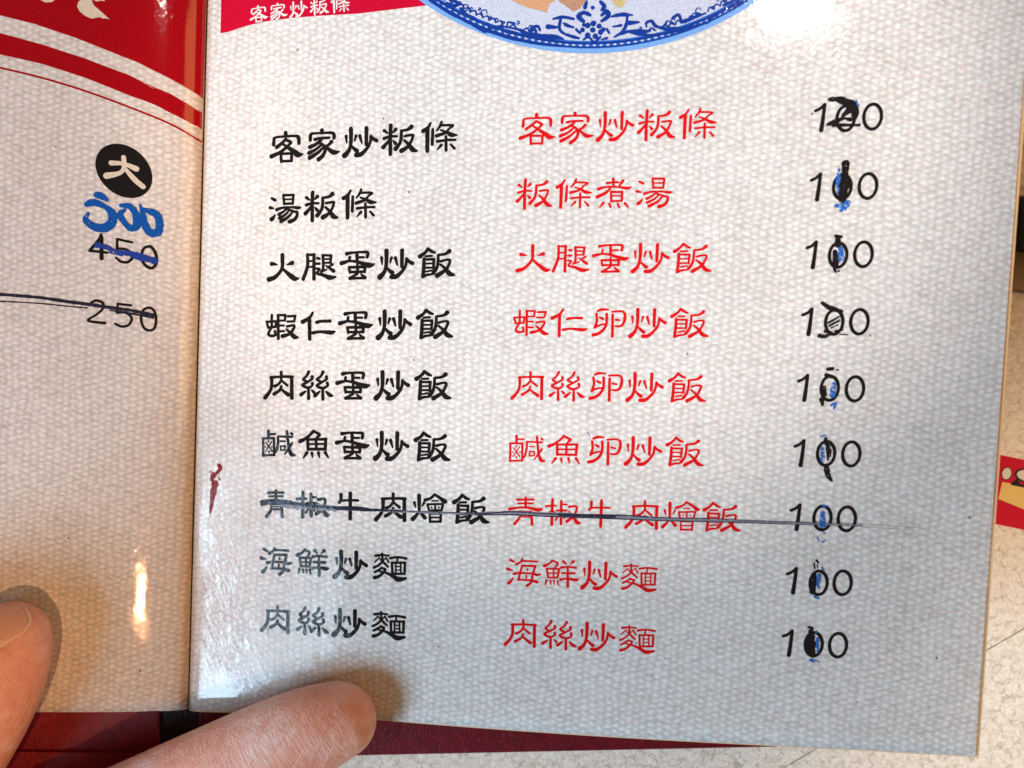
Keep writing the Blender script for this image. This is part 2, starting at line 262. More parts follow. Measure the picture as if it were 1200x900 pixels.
D = json.loads(r'''{"glyphs":{"客":[[[-0.188,3.922,0.792],[-0.155,3.177,0.792]],[[-3.628,0.746,0.681],[-3.6,2.242,0.643],[-2.964,2.802,0.492],[-0.052,2.99,0.49],[2.759,3.03,0.527],[3.526,2.622,0.753],[3.692,1.042,0.677]],[[-0.203,2.152,0.642],[-1.106,1.311,0.604],[-2.748,0.094,0.757]],[[-0.297,2.151,0.566],[1.334,1.409,0.603],[0.984,0.849,0.566],[0.082,0.008,0.604],[-1.742,-1.305,0.681],[-4.247,-2.344,0.871]],[[-1.187,1.031,0.416],[0.458,0.009,0.642],[2.586,-1.381,1.018],[3.552,-2.028,1.092],[4.857,-1.929,0.339]],[[-1.545,-1.491,0.567],[-1.327,-3.827,0.605]],[[-1.348,-1.678,0.529],[1.755,-1.664,0.528]],[[1.661,-1.665,0.603],[1.604,-3.717,0.566]],[[-1.293,-3.734,0.529],[1.659,-3.679,0.491]]],
"家":[[[-0.48,3.834,0.786],[-0.447,3.132,0.636]],[[-3.74,1.272,0.638],[-3.707,2.57,0.713],[-2.985,3.034,0.488],[-0.392,3.132,0.449],[2.196,3.138,0.561],[2.955,2.679,0.71],[3.004,1.665,0.635]],[[-2.445,1.424,0.638],[-0.882,1.744,0.524],[1.611,1.844,0.524]],[[-0.327,1.745,0.562],[-1.029,0.91,0.6],[-2.47,-0.022,0.675],[-3.84,-0.584,0.789]],[[-1.197,0.539,0.525],[-0.151,-0.012,0.562],[0.439,-0.749,0.637],[0.491,-1.86,0.674],[-0.105,-2.975,0.75],[-1.267,-3.91,0.863]],[[-0.791,-0.2,0.525],[-2.224,-1.319,0.6],[-4.046,-2.163,0.789]],[[-0.112,-0.845,0.524],[-1.624,-2.243,0.638],[-3.8,-3.463,0.864]],[[2.31,0.739,0.748],[1.606,-0.004,0.599],[0.704,-0.47,0.487]],[[0.704,-0.47,0.524],[1.667,-1.298,0.674],[2.999,-2.121,0.935],[4.465,-1.927,0.373]]],
"炒":[[[-4.267,1.604,0.634],[-4.073,-0.145,0.298]],[[-2.967,3.54,0.819],[-2.884,0.69,0.745],[-3.07,-1.152,0.671],[-3.558,-2.445,0.783],[-4.607,-3.559,1.045]],[[-1.519,1.616,0.595],[-1.859,0.327,0.335]],[[-2.612,-1.149,0.484],[-1.843,-1.88,0.67],[-1.18,-2.335,0.856]],[[-0.459,1.621,0.669],[0.142,-0.212,0.372]],[[1.357,3.646,0.779],[1.387,-0.663,0.669]],[[2.648,1.454,0.631],[2.53,0.17,0.557],[2.047,-1.117,0.631],[0.843,-2.595,0.706],[-0.217,-3.34,0.893],[-1.401,-3.441,0.856]],[[2.65,1.417,0.556],[3.412,0.725,0.63],[4.252,0.273,0.741]]],
"粄":[[[-4.387,2.297,0.666],[-3.487,1.663,0.37]],[[-1.275,2.588,0.738],[-1.96,1.854,0.369]],[[-4.414,0.286,0.629],[-2.717,0.754,0.481],[-0.912,0.767,0.48]],[[-2.648,3.675,0.739],[-2.694,0.298,0.703],[-2.573,-3.906,0.74]],[[-2.78,0.206,0.518],[-3.539,-0.896,0.592],[-4.571,-2.002,0.852]],[[-1.844,-0.426,0.37],[-1.27,-1.061,0.702]],[[3.01,3.25,0.847],[2.06,2.517,0.589],[0.456,2.234,0.479]],[[0.276,2.233,0.553],[0.283,0.319,0.664],[-0.093,-1.143,0.628],[-1.197,-2.522,0.85]],[[1.25,0.782,0.516],[3.302,1.07,0.516],[3.42,0.526,0.552],[2.947,-0.752,0.553],[2.114,-2.035,0.627],[0.455,-3.054,0.923]],[[1.126,-0.312,0.48],[2.445,-1.485,0.664],[3.409,-2.751,0.958],[4.594,-3.103,0.442]]],
"條":[[[-2.521,3.52,0.44],[-3.262,2.336,0.624],[-4.471,1.511,0.809]],[[-3.342,2.155,0.808],[-3.267,-3.746,0.735]],[[-1.9,1.893,0.55],[-1.964,-2.006,0.624]],[[0.404,3.81,0.476],[0.101,2.814,0.55],[-0.816,1.63,0.403]],[[0.274,2.905,0.476],[3.475,2.84,0.475],[2.454,2.019,0.439],[1.446,0.925,0.549],[-0.918,0.18,0.66]],[[0.252,1.639,0.366],[1.792,1.109,0.513],[3.073,0.398,0.842],[4.584,0.322,0.329]],[[-0.664,-1.268,0.55],[1.902,-0.97,0.476],[4.209,-0.946,0.475]],[[1.672,0.023,0.513],[1.775,-3.597,0.586]],[[0.457,-2.253,0.623],[-0.639,-3.444,0.257]],[[3.03,-2.134,0.439],[3.971,-3.119,0.549]]],
"煮":[[[-1.835,2.556,0.597],[-0.194,2.767,0.485],[1.179,2.789,0.447]],[[-0.202,3.691,0.634],[-0.048,1.66,0.559]],[[-3.966,0.946,0.748],[-2.151,1.495,0.523],[0.963,1.585,0.447],[3.537,1.297,0.707],[4.432,1.645,0.335]],[[2.309,3.232,0.745],[1.407,1.87,0.484]],[[-0.855,1.276,0.523],[-1.898,0.055,0.672],[-4.144,-1.098,0.823]],[[-0.663,0.355,0.485],[-0.468,-2.142,0.56]],[[-0.659,0.262,0.523],[2.215,0.314,0.522]],[[2.215,0.314,0.596],[2.237,-1.996,0.559]],[[-0.297,-0.749,0.373],[1.991,-0.707,0.373]],[[-0.468,-2.142,0.523],[2.237,-1.996,0.484]],[[-2.503,-2.645,0.673],[-3.37,-3.776,0.337]],[[-0.932,-2.799,0.56],[-0.575,-3.719,0.486]],[[1.213,-2.756,0.522],[1.679,-3.672,0.485]],[[3.091,-2.626,0.633],[3.958,-3.532,0.41]]],
"湯":[[[-3.76,2.753,0.557],[-2.829,2.309,0.631]],[[-4.27,0.221,0.669],[-3.26,0.037,0.371]],[[-2.803,-1.832,0.371],[-3.311,-2.58,0.743],[-3.802,-2.959,0.855]],[[-0.447,3.598,0.518],[2.532,3.649,0.517]],[[-0.447,3.598,0.481],[-0.145,1.217,0.519]],[[2.532,3.649,0.517],[2.382,1.301,0.518]],[[-0.117,2.448,0.37],[2.318,2.546,0.37]],[[-0.147,1.254,0.482],[2.382,1.301,0.481]],[[-2.333,-0.35,0.668],[-0.906,0.137,0.519],[1.799,0.336,0.444],[3.794,0.136,0.665],[4.689,0.245,0.369]],[[0.818,0.078,0.481],[-0.311,-0.863,0.519],[-1.633,-1.625,0.668]],[[1.388,-0.462,0.444],[0.273,-1.678,0.519],[-1.491,-2.634,0.668]],[[2.318,-0.994,0.444],[1.034,-2.398,0.593],[-0.992,-3.544,0.742]],[[1.017,-0.285,0.481],[2.945,-0.889,0.518],[3.675,-1.058,0.555],[3.551,-2.161,0.666],[2.877,-3.093,0.703],[1.547,-3.581,0.852]]],
"火":[[[-0.308,3.481,0.836],[-0.257,1.498,0.76],[-0.284,-0.016,0.684],[-1.077,-1.364,0.685],[-2.536,-2.735,0.838],[-4.132,-3.258,0.992]],[[-0.279,-0.11,0.532],[1.001,-1.207,0.684],[2.567,-2.389,0.987],[3.535,-2.926,0.91],[4.566,-2.799,0.341]],[[-3.37,1.033,0.876],[-1.747,0.889,0.266]],[[2.584,1.388,0.872],[1.096,0.874,0.266]]],
"腿":[[[-3.744,3.228,0.605],[-3.631,0.787,0.643],[-3.927,-0.915,0.681],[-4.842,-3.487,0.719]],[[-3.833,3.132,0.491],[-1.776,3.187,0.566]],[[-1.869,3.185,0.679],[-1.836,0.463,0.642],[-1.75,-3.389,0.718]],[[-3.38,1.453,0.416],[-1.978,1.492,0.415]],[[-3.4,-0.147,0.416],[-1.903,-0.103,0.415]],[[-0.892,2.273,0.566],[-0.231,2.104,0.49]],[[-1.102,0.766,0.528],[-0.263,0.79,0.528]],[[-1.134,-0.55,0.491],[-0.193,-0.71,0.49],[-0.886,-1.858,0.528],[0.907,-2.272,0.641],[2.802,-2.963,0.941],[4.464,-2.723,0.376]],[[0.656,3.066,0.565],[0.842,1.103,0.565],[0.828,-0.585,0.565],[0.309,-1.446,0.528]],[[0.563,3.063,0.49],[3.076,3.038,0.489]],[[3.076,3.038,0.526],[2.886,1.162,0.527]],[[0.984,2.044,0.377],[2.934,2.099,0.376]],[[0.939,1.012,0.414],[2.89,1.068,0.414]],[[0.397,-1.349,0.452],[1.86,-0.742,0.377]],[[3.469,0.617,0.564],[2.386,-0.07,0.414]],[[1.723,0.191,0.377],[2.873,-0.524,0.565],[3.832,-1.151,0.752]]],
"蛋":[[[-3.269,3.082,0.75],[-1.532,3.409,0.487],[1.035,3.573,0.486],[2.602,3.431,0.635],[2.478,2.22,0.635]],[[-0.424,3.347,0.674],[-0.307,0.93,0.636]],[[-0.182,2.144,0.449],[1.562,2.194,0.449]],[[-2.395,2.174,0.562],[-2.534,1.238,0.562]],[[-4.718,0.521,0.826],[-3.441,0.894,0.638],[-2.345,1.15,0.487],[-0.307,0.93,0.599],[1.745,0.339,0.822],[3.228,0.012,0.971],[4.403,0.326,0.373]],[[-0.236,0.243,0.487],[-0.166,-1.955,0.637],[-0.691,-2.531,0.525],[-2.214,-3.476,0.6]],[[-2.596,-0.537,0.525],[-2.289,-1.928,0.563]],[[-2.596,-0.537,0.525],[1.964,-0.399,0.598]],[[1.964,-0.399,0.598],[1.845,-1.705,0.598]],[[-2.293,-1.835,0.525],[1.843,-1.668,0.524]],[[-2.302,-3.553,0.638],[-0.094,-3.445,0.487],[2.014,-3.283,0.673]],[[0.867,-2.388,0.374],[1.918,-3.193,0.599]]],
"飯":[[[-2.318,3.628,0.665],[-3.164,2.592,0.592],[-4.467,1.633,0.852]],[[-2.228,3.631,0.554],[-1.387,3.012,0.628],[-0.471,2.672,0.443]],[[-2.937,1.679,0.444],[-1.235,1.822,0.443]],[[-3.353,1.022,0.629],[-3.355,-1.372,0.703],[-3.56,-3.684,0.667]],[[-3.344,0.839,0.444],[-0.648,0.921,0.517]],[[-0.648,0.921,0.554],[-0.761,-1.381,0.517]],[[-3.016,-0.256,0.37],[-0.862,-0.152,0.37]],[[-2.959,-1.36,0.407],[-0.804,-1.254,0.407]],[[-2.727,-2.366,0.37],[-1.123,-2.037,0.407]],[[-3.56,-3.684,0.63],[-2.324,-3.182,0.518],[-1.07,-3.048,0.407]],[[3.446,3.154,0.81],[2.413,2.391,0.553],[0.459,2.057,0.48]],[[0.459,2.057,0.517],[0.466,0.22,0.591],[0.105,-1.445,0.628],[-0.73,-2.669,0.776]],[[1.262,0.429,0.553],[2.674,0.84,0.442],[3.666,0.687,0.553],[3.288,-0.608,0.553],[2.462,-1.92,0.627],[0.296,-3.371,0.887]],[[1.127,-0.402,0.443],[2.438,-1.462,0.627],[3.584,-2.801,0.922],[4.853,-3.126,0.479]]],
"蝦":[[[-3.055,3.2,0.535],[-2.958,0.152,0.535]],[[-4.502,1.33,0.497],[-4.048,-0.275,0.536]],[[-4.502,1.33,0.459],[-1.741,1.537,0.458]],[[-1.741,1.537,0.496],[-1.863,0.006,0.496]],[[-4.052,-0.18,0.459],[-1.862,-0.032,0.458]],[[-3.002,-0.136,0.497],[-3.972,-1.992,0.574],[-2.99,-2.562,0.574],[-1.761,-2.279,0.497]],[[-1.999,-1.239,0.573],[-1.761,-2.279,0.458]],[[-1.19,3.273,0.572],[-0.957,-3.198,0.611]],[[-1.188,3.235,0.458],[0.938,3.318,0.495]],[[0.938,3.318,0.533],[0.853,1.832,0.495]],[[-0.989,1.758,0.42],[0.853,1.832,0.419]],[[-0.737,0.396,0.42],[0.592,0.451,0.419]],[[-0.666,-1.183,0.458],[0.663,-1.126,0.457]],[[1.711,3.007,0.495],[3.879,3.187,0.494]],[[3.879,3.187,0.532],[3.567,1.751,0.494]],[[1.586,1.576,0.457],[3.569,1.694,0.456]],[[1.456,0.239,0.495],[3.62,0.576,0.494],[3.207,-0.733,0.571],[2.123,-1.921,0.571],[0.248,-2.478,0.801]],[[1.398,-0.581,0.419],[2.485,-1.524,0.685],[3.667,-2.519,0.951],[4.808,-2.66,0.38]]],
"仁":[[[-1.849,3.616,0.53],[-2.725,2.258,0.644],[-4.65,1.139,0.873]],[[-2.712,1.975,0.758],[-2.552,-3.512,0.721]],[[-0.607,1.115,0.681],[0.877,1.421,0.567],[3.208,1.516,0.642]],[[-1.596,-1.821,0.682],[0.449,-1.431,0.53],[3.449,-1.604,0.831],[4.553,-1.312,0.453]]],
"卵":[[[-3.044,3.089,0.527],[-1.956,3.564,0.639],[-0.292,3.573,0.375]],[[-3.341,2.326,0.602],[-3.108,0.551,0.602],[-3.578,-1.256,0.678]],[[-3.401,-1.06,0.565],[-1.948,-0.435,0.489],[-0.844,-0.294,0.451]],[[-2.408,1.425,0.489],[-1.558,1.084,0.639]],[[-0.698,2.432,0.639],[-0.585,0.092,0.639],[-1.242,-1.626,0.677],[-2.575,-2.812,0.753],[-3.947,-3.249,0.829]],[[0.877,2.308,0.6],[1.068,-3.498,0.676]],[[0.657,3.049,0.488],[3.04,3.274,0.487],[3.987,2.714,0.599],[4.061,1.221,0.712],[3.579,-0.202,0.6],[2.684,-0.708,0.525],[1.668,-0.657,0.45]],[[1.769,1.033,0.563],[2.79,0.888,0.45]]],
"肉":[[[0.741,3.73,0.612],[0.802,1.531,0.535]],[[-2.343,2.17,0.575],[0.795,2.527,0.497],[4.12,2.624,0.61]],[[-2.055,2.147,0.728],[-2.04,-0.349,0.652],[-2.641,-1.92,0.691],[-3.915,-3.532,0.845]],[[3.843,2.457,0.687],[4.009,-3.274,0.764]],[[0.802,1.531,0.535],[0.03,0.435,0.536],[-1.089,-0.201,0.651]],[[1.039,1.352,0.459],[1.83,0.724,0.535],[2.615,0.192,0.535]],[[0.822,-0.193,0.574],[0.393,-1.272,0.574],[-1.277,-2.421,0.69]],[[0.956,-1.049,0.497],[1.942,-1.761,0.65],[2.922,-2.377,0.841]]],
"絲":[[[-2.108,3.692,0.684],[-2.714,2.518,0.494],[-3.617,1.613,0.571],[-2.55,1.002,0.494]],[[-1.106,2.412,0.684],[-1.169,1.742,0.532],[-2.541,0.812,0.495],[-3.825,-0.02,0.609],[-2.188,-0.694,0.571],[-0.996,0.038,0.494],[-1.022,0.608,0.646]],[[-2.127,-0.786,0.533],[-1.995,-3.641,0.685]],[[-2.954,-1.69,0.419],[-4.179,-2.618,0.8]],[[-1.122,-1.303,0.38],[-0.532,-1.842,0.646]],[[2.023,3.809,0.682],[1.421,2.639,0.493],[0.337,1.727,0.569],[1.493,1.122,0.493]],[[3.02,2.532,0.682],[3.051,1.869,0.53],[1.506,0.838,0.493],[0.323,0.014,0.607],[1.952,-0.659,0.569],[3.416,0.085,0.492],[3.287,0.838,0.644]],[[2.008,-0.656,0.531],[2.108,-3.599,0.683]],[[1.149,-1.559,0.418],[-0.116,-2.677,0.836]],[[3.025,-1.551,0.417],[4.0,-2.352,0.834],[4.76,-2.595,0.454]]],
"鹹":[[[-2.862,3.489,0.654],[-2.781,1.658,0.577]],[[-2.69,2.631,0.423],[-0.775,2.756,0.422]],[[-4.559,1.347,0.462],[-1.202,1.569,0.499]],[[-4.405,1.357,0.501],[-4.308,-3.481,0.54]],[[-1.202,1.569,0.538],[-1.049,-3.157,0.5]],[[-4.35,-3.426,0.463],[-0.996,-3.056,0.461]],[[-3.547,0.253,0.269],[-1.713,-2.042,0.346]],[[-1.925,0.555,0.308],[-3.537,-2.168,0.27]],[[-2.837,0.745,0.385],[-2.809,0.554,0.385]],[[-2.671,-2.147,0.385],[-2.622,-2.376,0.385]],[[-3.876,-1.028,0.27],[-3.492,-1.002,0.269]],[[-1.861,-0.891,0.269],[-1.386,-0.762,0.269]],[[0.02,2.132,0.499],[0.01,0.202,0.537],[-0.382,-1.757,0.576],[-0.926,-2.471,0.384]],[[0.02,2.132,0.46],[1.931,2.161,0.422],[4.123,2.208,0.497]],[[0.748,0.83,0.345],[2.083,0.919,0.345]],[[0.809,-0.517,0.384],[0.86,-1.672,0.384]],[[0.809,-0.517,0.345],[2.144,-0.427,0.345]],[[2.144,-0.427,0.383],[2.096,-1.491,0.383]],[[0.86,-1.672,0.345],[2.099,-1.549,0.345]],[[2.628,3.651,0.574],[3.061,0.406,0.575],[3.433,-1.496,0.651],[4.056,-2.61,0.881],[4.924,-2.839,0.498]],[[4.111,0.379,0.574],[3.398,-0.728,0.498],[2.148,-2.645,0.345]],[[3.79,3.245,0.459],[4.183,2.981,0.536]]],
"魚":[[[-0.53,3.796,0.609],[-1.607,2.578,0.572],[-3.068,1.428,0.649],[-4.366,0.767,0.879]],[[-0.431,3.707,0.533],[1.207,2.95,0.609],[0.764,2.348,0.571],[0.321,1.745,0.495]],[[-2.12,1.394,0.496],[2.958,1.725,0.57]],[[-2.214,1.388,0.61],[-2.029,-1.382,0.649]],[[3.052,1.731,0.646],[2.901,-1.052,0.646]],[[-1.996,-1.284,0.572],[2.901,-1.052,0.57]],[[0.231,1.643,0.571],[0.36,-1.126,0.571]],[[-1.965,0.1,0.42],[2.832,0.417,0.418]],[[-2.42,-2.369,0.725],[-3.398,-3.782,0.306]],[[-0.905,-2.362,0.648],[-0.72,-3.501,0.305]],[[0.974,-2.139,0.647],[1.276,-3.364,0.305]],[[2.946,-2.005,0.685],[3.852,-3.284,0.342]]],
"青":[[[-0.053,3.772,0.577],[0.03,1.06,0.616]],[[-2.27,2.979,0.655],[-0.067,3.227,0.5],[2.134,3.358,0.538]],[[-2.035,2.025,0.463],[1.988,2.339,0.461]],[[-4.277,0.289,0.773],[-2.269,0.78,0.54],[0.413,1.09,0.539],[3.5,0.654,0.883],[4.53,1.123,0.384]],[[-1.458,-0.128,0.54],[-1.306,-1.381,0.54],[-1.927,-2.6,0.656],[-2.749,-3.643,0.734]],[[-1.362,-0.12,0.424],[1.707,0.066,0.423]],[[1.611,0.058,0.577],[1.961,-3.449,0.693]],[[-1.201,-1.567,0.463],[1.674,-1.335,0.462]],[[-1.042,-0.815,0.27],[1.449,-0.615,0.269]]],
"椒":[[[-4.674,1.406,0.613],[-3.258,1.671,0.46],[-2.024,1.708,0.421]],[[-3.051,3.367,0.651],[-2.983,-3.491,0.728]],[[-3.103,0.368,0.498],[-4.646,-1.301,0.614]],[[-2.715,0.206,0.345],[-2.116,-0.424,0.459]],[[-0.702,3.064,0.611],[-0.53,-3.099,0.689]],[[-0.529,2.209,0.459],[0.794,2.253,0.458]],[[-1.87,0.426,0.497],[0.775,0.633,0.535]],[[-1.336,-0.845,0.421],[-2.033,-2.215,0.498]],[[-0.117,-0.556,0.344],[0.306,-1.487,0.459]],[[1.388,1.682,0.573],[3.359,1.93,0.534],[3.247,0.286,0.572],[2.549,-0.924,0.649],[1.006,-2.3,0.764]],[[1.442,0.531,0.382],[2.746,-1.101,0.687],[3.75,-2.37,0.992],[4.599,-2.399,0.419]]],
"牛":[[[-2.972,3.011,0.76],[-3.001,1.667,0.57],[-3.432,0.867,0.646]],[[-2.988,1.38,0.494],[-0.288,1.682,0.455],[1.855,1.748,0.53]],[[-0.342,3.591,0.721],[-0.289,-0.234,0.683],[-0.267,-3.395,0.76]],[[-4.839,-1.163,0.838],[-2.99,-0.539,0.532],[1.302,-0.302,0.531],[3.55,-0.55,0.795],[4.84,-0.317,0.303]]],
"燴":[[[-3.074,3.263,0.787],[-2.92,-0.795,0.563]],[[-2.915,-0.889,0.525],[-3.591,-1.983,0.601],[-4.629,-3.2,0.864]],[[-2.723,-1.064,0.488],[-1.365,-2.571,0.787]],[[-4.308,1.28,0.601],[-3.972,0.074,0.3]],[[-1.661,1.381,0.525],[-2.163,0.492,0.3]],[[1.128,3.85,0.523],[0.179,2.838,0.524],[-1.427,2.154,0.674]],[[1.128,3.85,0.523],[2.531,3.102,0.598],[3.942,2.167,0.896],[4.394,2.2,0.373]],[[0.49,2.105,0.299],[2.122,2.224,0.299]],[[-0.732,1.071,0.412],[3.525,1.477,0.411]],[[-0.732,1.071,0.449],[-0.19,-0.59,0.487]],[[3.525,1.477,0.486],[3.161,-0.247,0.486]],[[-0.192,-0.553,0.412],[3.252,-0.24,0.411]],[[1.356,1.224,0.374],[1.44,-0.374,0.374]],[[0.42,0.306,0.337],[0.534,0.22,0.337]],[[2.361,0.449,0.336],[2.475,0.363,0.336]],[[-0.055,-1.431,0.375],[0.149,-3.592,0.525]],[[-0.055,-1.431,0.375],[3.027,-1.144,0.411]],[[3.027,-1.144,0.486],[2.962,-3.377,0.486]],[[0.454,-2.433,0.337],[2.812,-2.255,0.337]],[[0.147,-3.554,0.45],[2.958,-3.302,0.449]]],
"海":[[[-3.76,3.123,0.658],[-2.773,2.722,0.503]],[[-4.426,0.61,0.775],[-3.154,0.375,0.387]],[[-2.773,-1.689,0.349],[-3.313,-2.623,0.659],[-3.964,-3.274,0.814]],[[-0.497,3.71,0.502],[-1.035,2.782,0.502],[-2.068,2.101,0.696]],[[-0.856,3.091,0.464],[1.257,3.281,0.463],[3.561,3.331,0.501]],[[-0.511,1.851,0.541],[-0.989,-0.444,0.503],[-1.3,-2.139,0.58]],[[-0.511,1.851,0.502],[2.946,2.067,0.54]],[[3.041,2.075,0.578],[2.477,-0.319,0.54],[2.094,-2.505,0.579],[1.078,-3.482,0.734]],[[-2.627,-0.596,0.658],[-0.903,-0.201,0.503],[2.368,-0.036,0.501],[3.534,-0.319,0.655],[4.576,-0.028,0.385]],[[-1.303,-2.08,0.464],[1.876,-1.939,0.54],[3.717,-2.255,0.771]],[[0.926,1.2,0.309],[1.02,0.817,0.502]],[[0.759,-0.673,0.309],[0.785,-1.258,0.502]]],
"鮮":[[[-2.618,3.574,0.537],[-3.524,2.521,0.538],[-4.74,1.926,0.808]],[[-2.519,3.485,0.499],[-1.159,2.926,0.499],[-1.774,1.803,0.461]],[[-4.038,1.21,0.461],[-0.614,1.421,0.499]],[[-4.038,1.21,0.5],[-3.546,-1.179,0.5]],[[-0.709,1.412,0.537],[-1.075,-0.953,0.499]],[[-3.546,-1.179,0.461],[-1.073,-0.992,0.461]],[[-2.235,1.47,0.384],[-2.119,-1.048,0.384]],[[-3.791,0.006,0.346],[-0.941,0.265,0.345]],[[-3.987,-1.999,0.616],[-4.315,-3.2,0.269]],[[-2.935,-2.0,0.5],[-2.795,-2.961,0.346]],[[-1.984,-1.912,0.461],[-1.845,-2.872,0.307]],[[-1.03,-1.921,0.499],[-0.692,-3.057,0.346]],[[0.333,3.543,0.728],[1.126,2.837,0.306]],[[2.977,3.774,0.727],[2.259,2.937,0.306]],[[-0.158,1.85,0.613],[1.63,2.203,0.459],[3.718,2.097,0.573]],[[0.101,0.359,0.498],[3.411,0.579,0.574]],[[-0.29,-1.464,0.652],[1.59,-1.001,0.498],[3.684,-1.199,0.765],[4.523,-0.929,0.382]],[[1.535,2.195,0.459],[1.788,-3.216,0.652]]],
"麵":[[[-4.09,2.715,0.568],[-2.156,3.072,0.416],[-0.485,3.023,0.416]],[[-2.268,3.446,0.454],[-2.168,1.442,0.492]],[[-3.311,2.015,0.303],[-4.282,0.933,0.303]],[[-3.141,2.317,0.265],[-2.446,1.418,0.265]],[[-1.097,2.3,0.34],[-0.431,1.208,0.378]],[[-1.199,2.483,0.265],[-1.891,1.466,0.265]],[[-2.159,1.251,0.454],[-3.31,0.095,0.455],[-4.486,-0.584,0.531]],[[-2.066,1.259,0.454],[-1.289,0.559,0.492],[-0.517,-0.045,0.378]],[[-2.263,-0.389,0.417],[-3.243,-1.243,0.455],[-4.24,-1.812,0.493]],[[-2.346,-0.588,0.455],[-1.315,-0.786,0.492],[-1.914,-1.798,0.53],[-2.978,-2.853,0.569],[-4.257,-3.352,0.721]],[[-3.434,-1.164,0.379],[-2.297,-1.582,0.417],[-0.8,-1.796,0.492],[1.093,-2.587,0.756],[2.421,-3.236,0.945],[4.429,-2.772,0.528]],[[0.01,2.395,0.529],[2.113,2.86,0.453],[4.429,2.674,0.528]],[[0.441,1.187,0.454],[4.12,1.502,0.453]],[[0.496,1.192,0.491],[0.723,-1.853,0.492]],[[4.12,1.502,0.528],[4.091,-1.558,0.491]],[[0.723,-1.853,0.454],[4.089,-1.52,0.453]],[[2.031,2.662,0.377],[1.909,1.409,0.378]],[[1.551,1.187,0.34],[1.639,-1.677,0.34]],[[2.931,1.305,0.34],[3.075,-1.551,0.34]],[[1.783,0.25,0.264],[2.887,0.345,0.264]],[[1.831,-0.703,0.264],[2.935,-0.607,0.264]]]},"rows":[["red","客家炒粄條",95.97,73.09,137.38,74.89],["red","粄條煮湯",96.26,56.12,127.06,57.01],["red","火腿蛋炒飯",96.65,38.93,137.63,40.32],["red","蝦仁卵炒飯",96.71,21.76,137.83,23.42],["red","肉絲卵炒飯",96.51,4.87,138.06,6.55],["red","鹹魚卵炒飯",97.12,-12.28,138.37,-10.31],["red","青椒牛肉燴飯",97.52,-29.1,148.68,-26.84],["red","海鮮炒麵",97.83,-45.88,128.47,-44.53],["red","肉絲炒麵",97.58,-62.64,128.79,-61.18],["black","客家炒粄條",25.9,68.3,69.9,71.18],["black","湯粄條",26.01,51.24,47.98,52.82],["black","火腿蛋炒飯",26.15,34.52,70.34,37.11],["black","蝦仁蛋炒飯",26.3,17.74,70.47,20.4],["black","肉絲蛋炒飯",25.82,1.02,70.67,3.55],["black","鹹魚蛋炒飯",26.21,-15.74,71.12,-13.39],["black","青椒牛肉燴飯",26.16,-33.08,82.57,-29.79],["black","海鮮炒麵",26.79,-49.7,60.58,-47.84],["black","肉絲炒麵",26.92,-66.66,60.87,-64.47]],
"banner":[16.36,105.6,40.53,107.34],
"prices":[[[168.2,76.64],[173.58,76.62],[180.04,77.14]],[[168.19,59.24],[173.78,59.48],[179.96,59.84]],[[168.15,42.09],[173.77,42.27],[179.91,42.69]],[[168.09,25.02],[173.84,25.27],[179.97,25.63]],[[168.03,8.05],[173.76,8.35],[179.93,8.51]],[[168.1,-8.82],[173.84,-8.43],[180.03,-8.21]],[[168.06,-25.48],[173.92,-25.19],[179.93,-25.0]],[[168.11,-42.15],[173.97,-42.14],[179.9,-41.68]],[[168.03,-58.61],[173.7,-58.34],[179.73,-58.05]]],
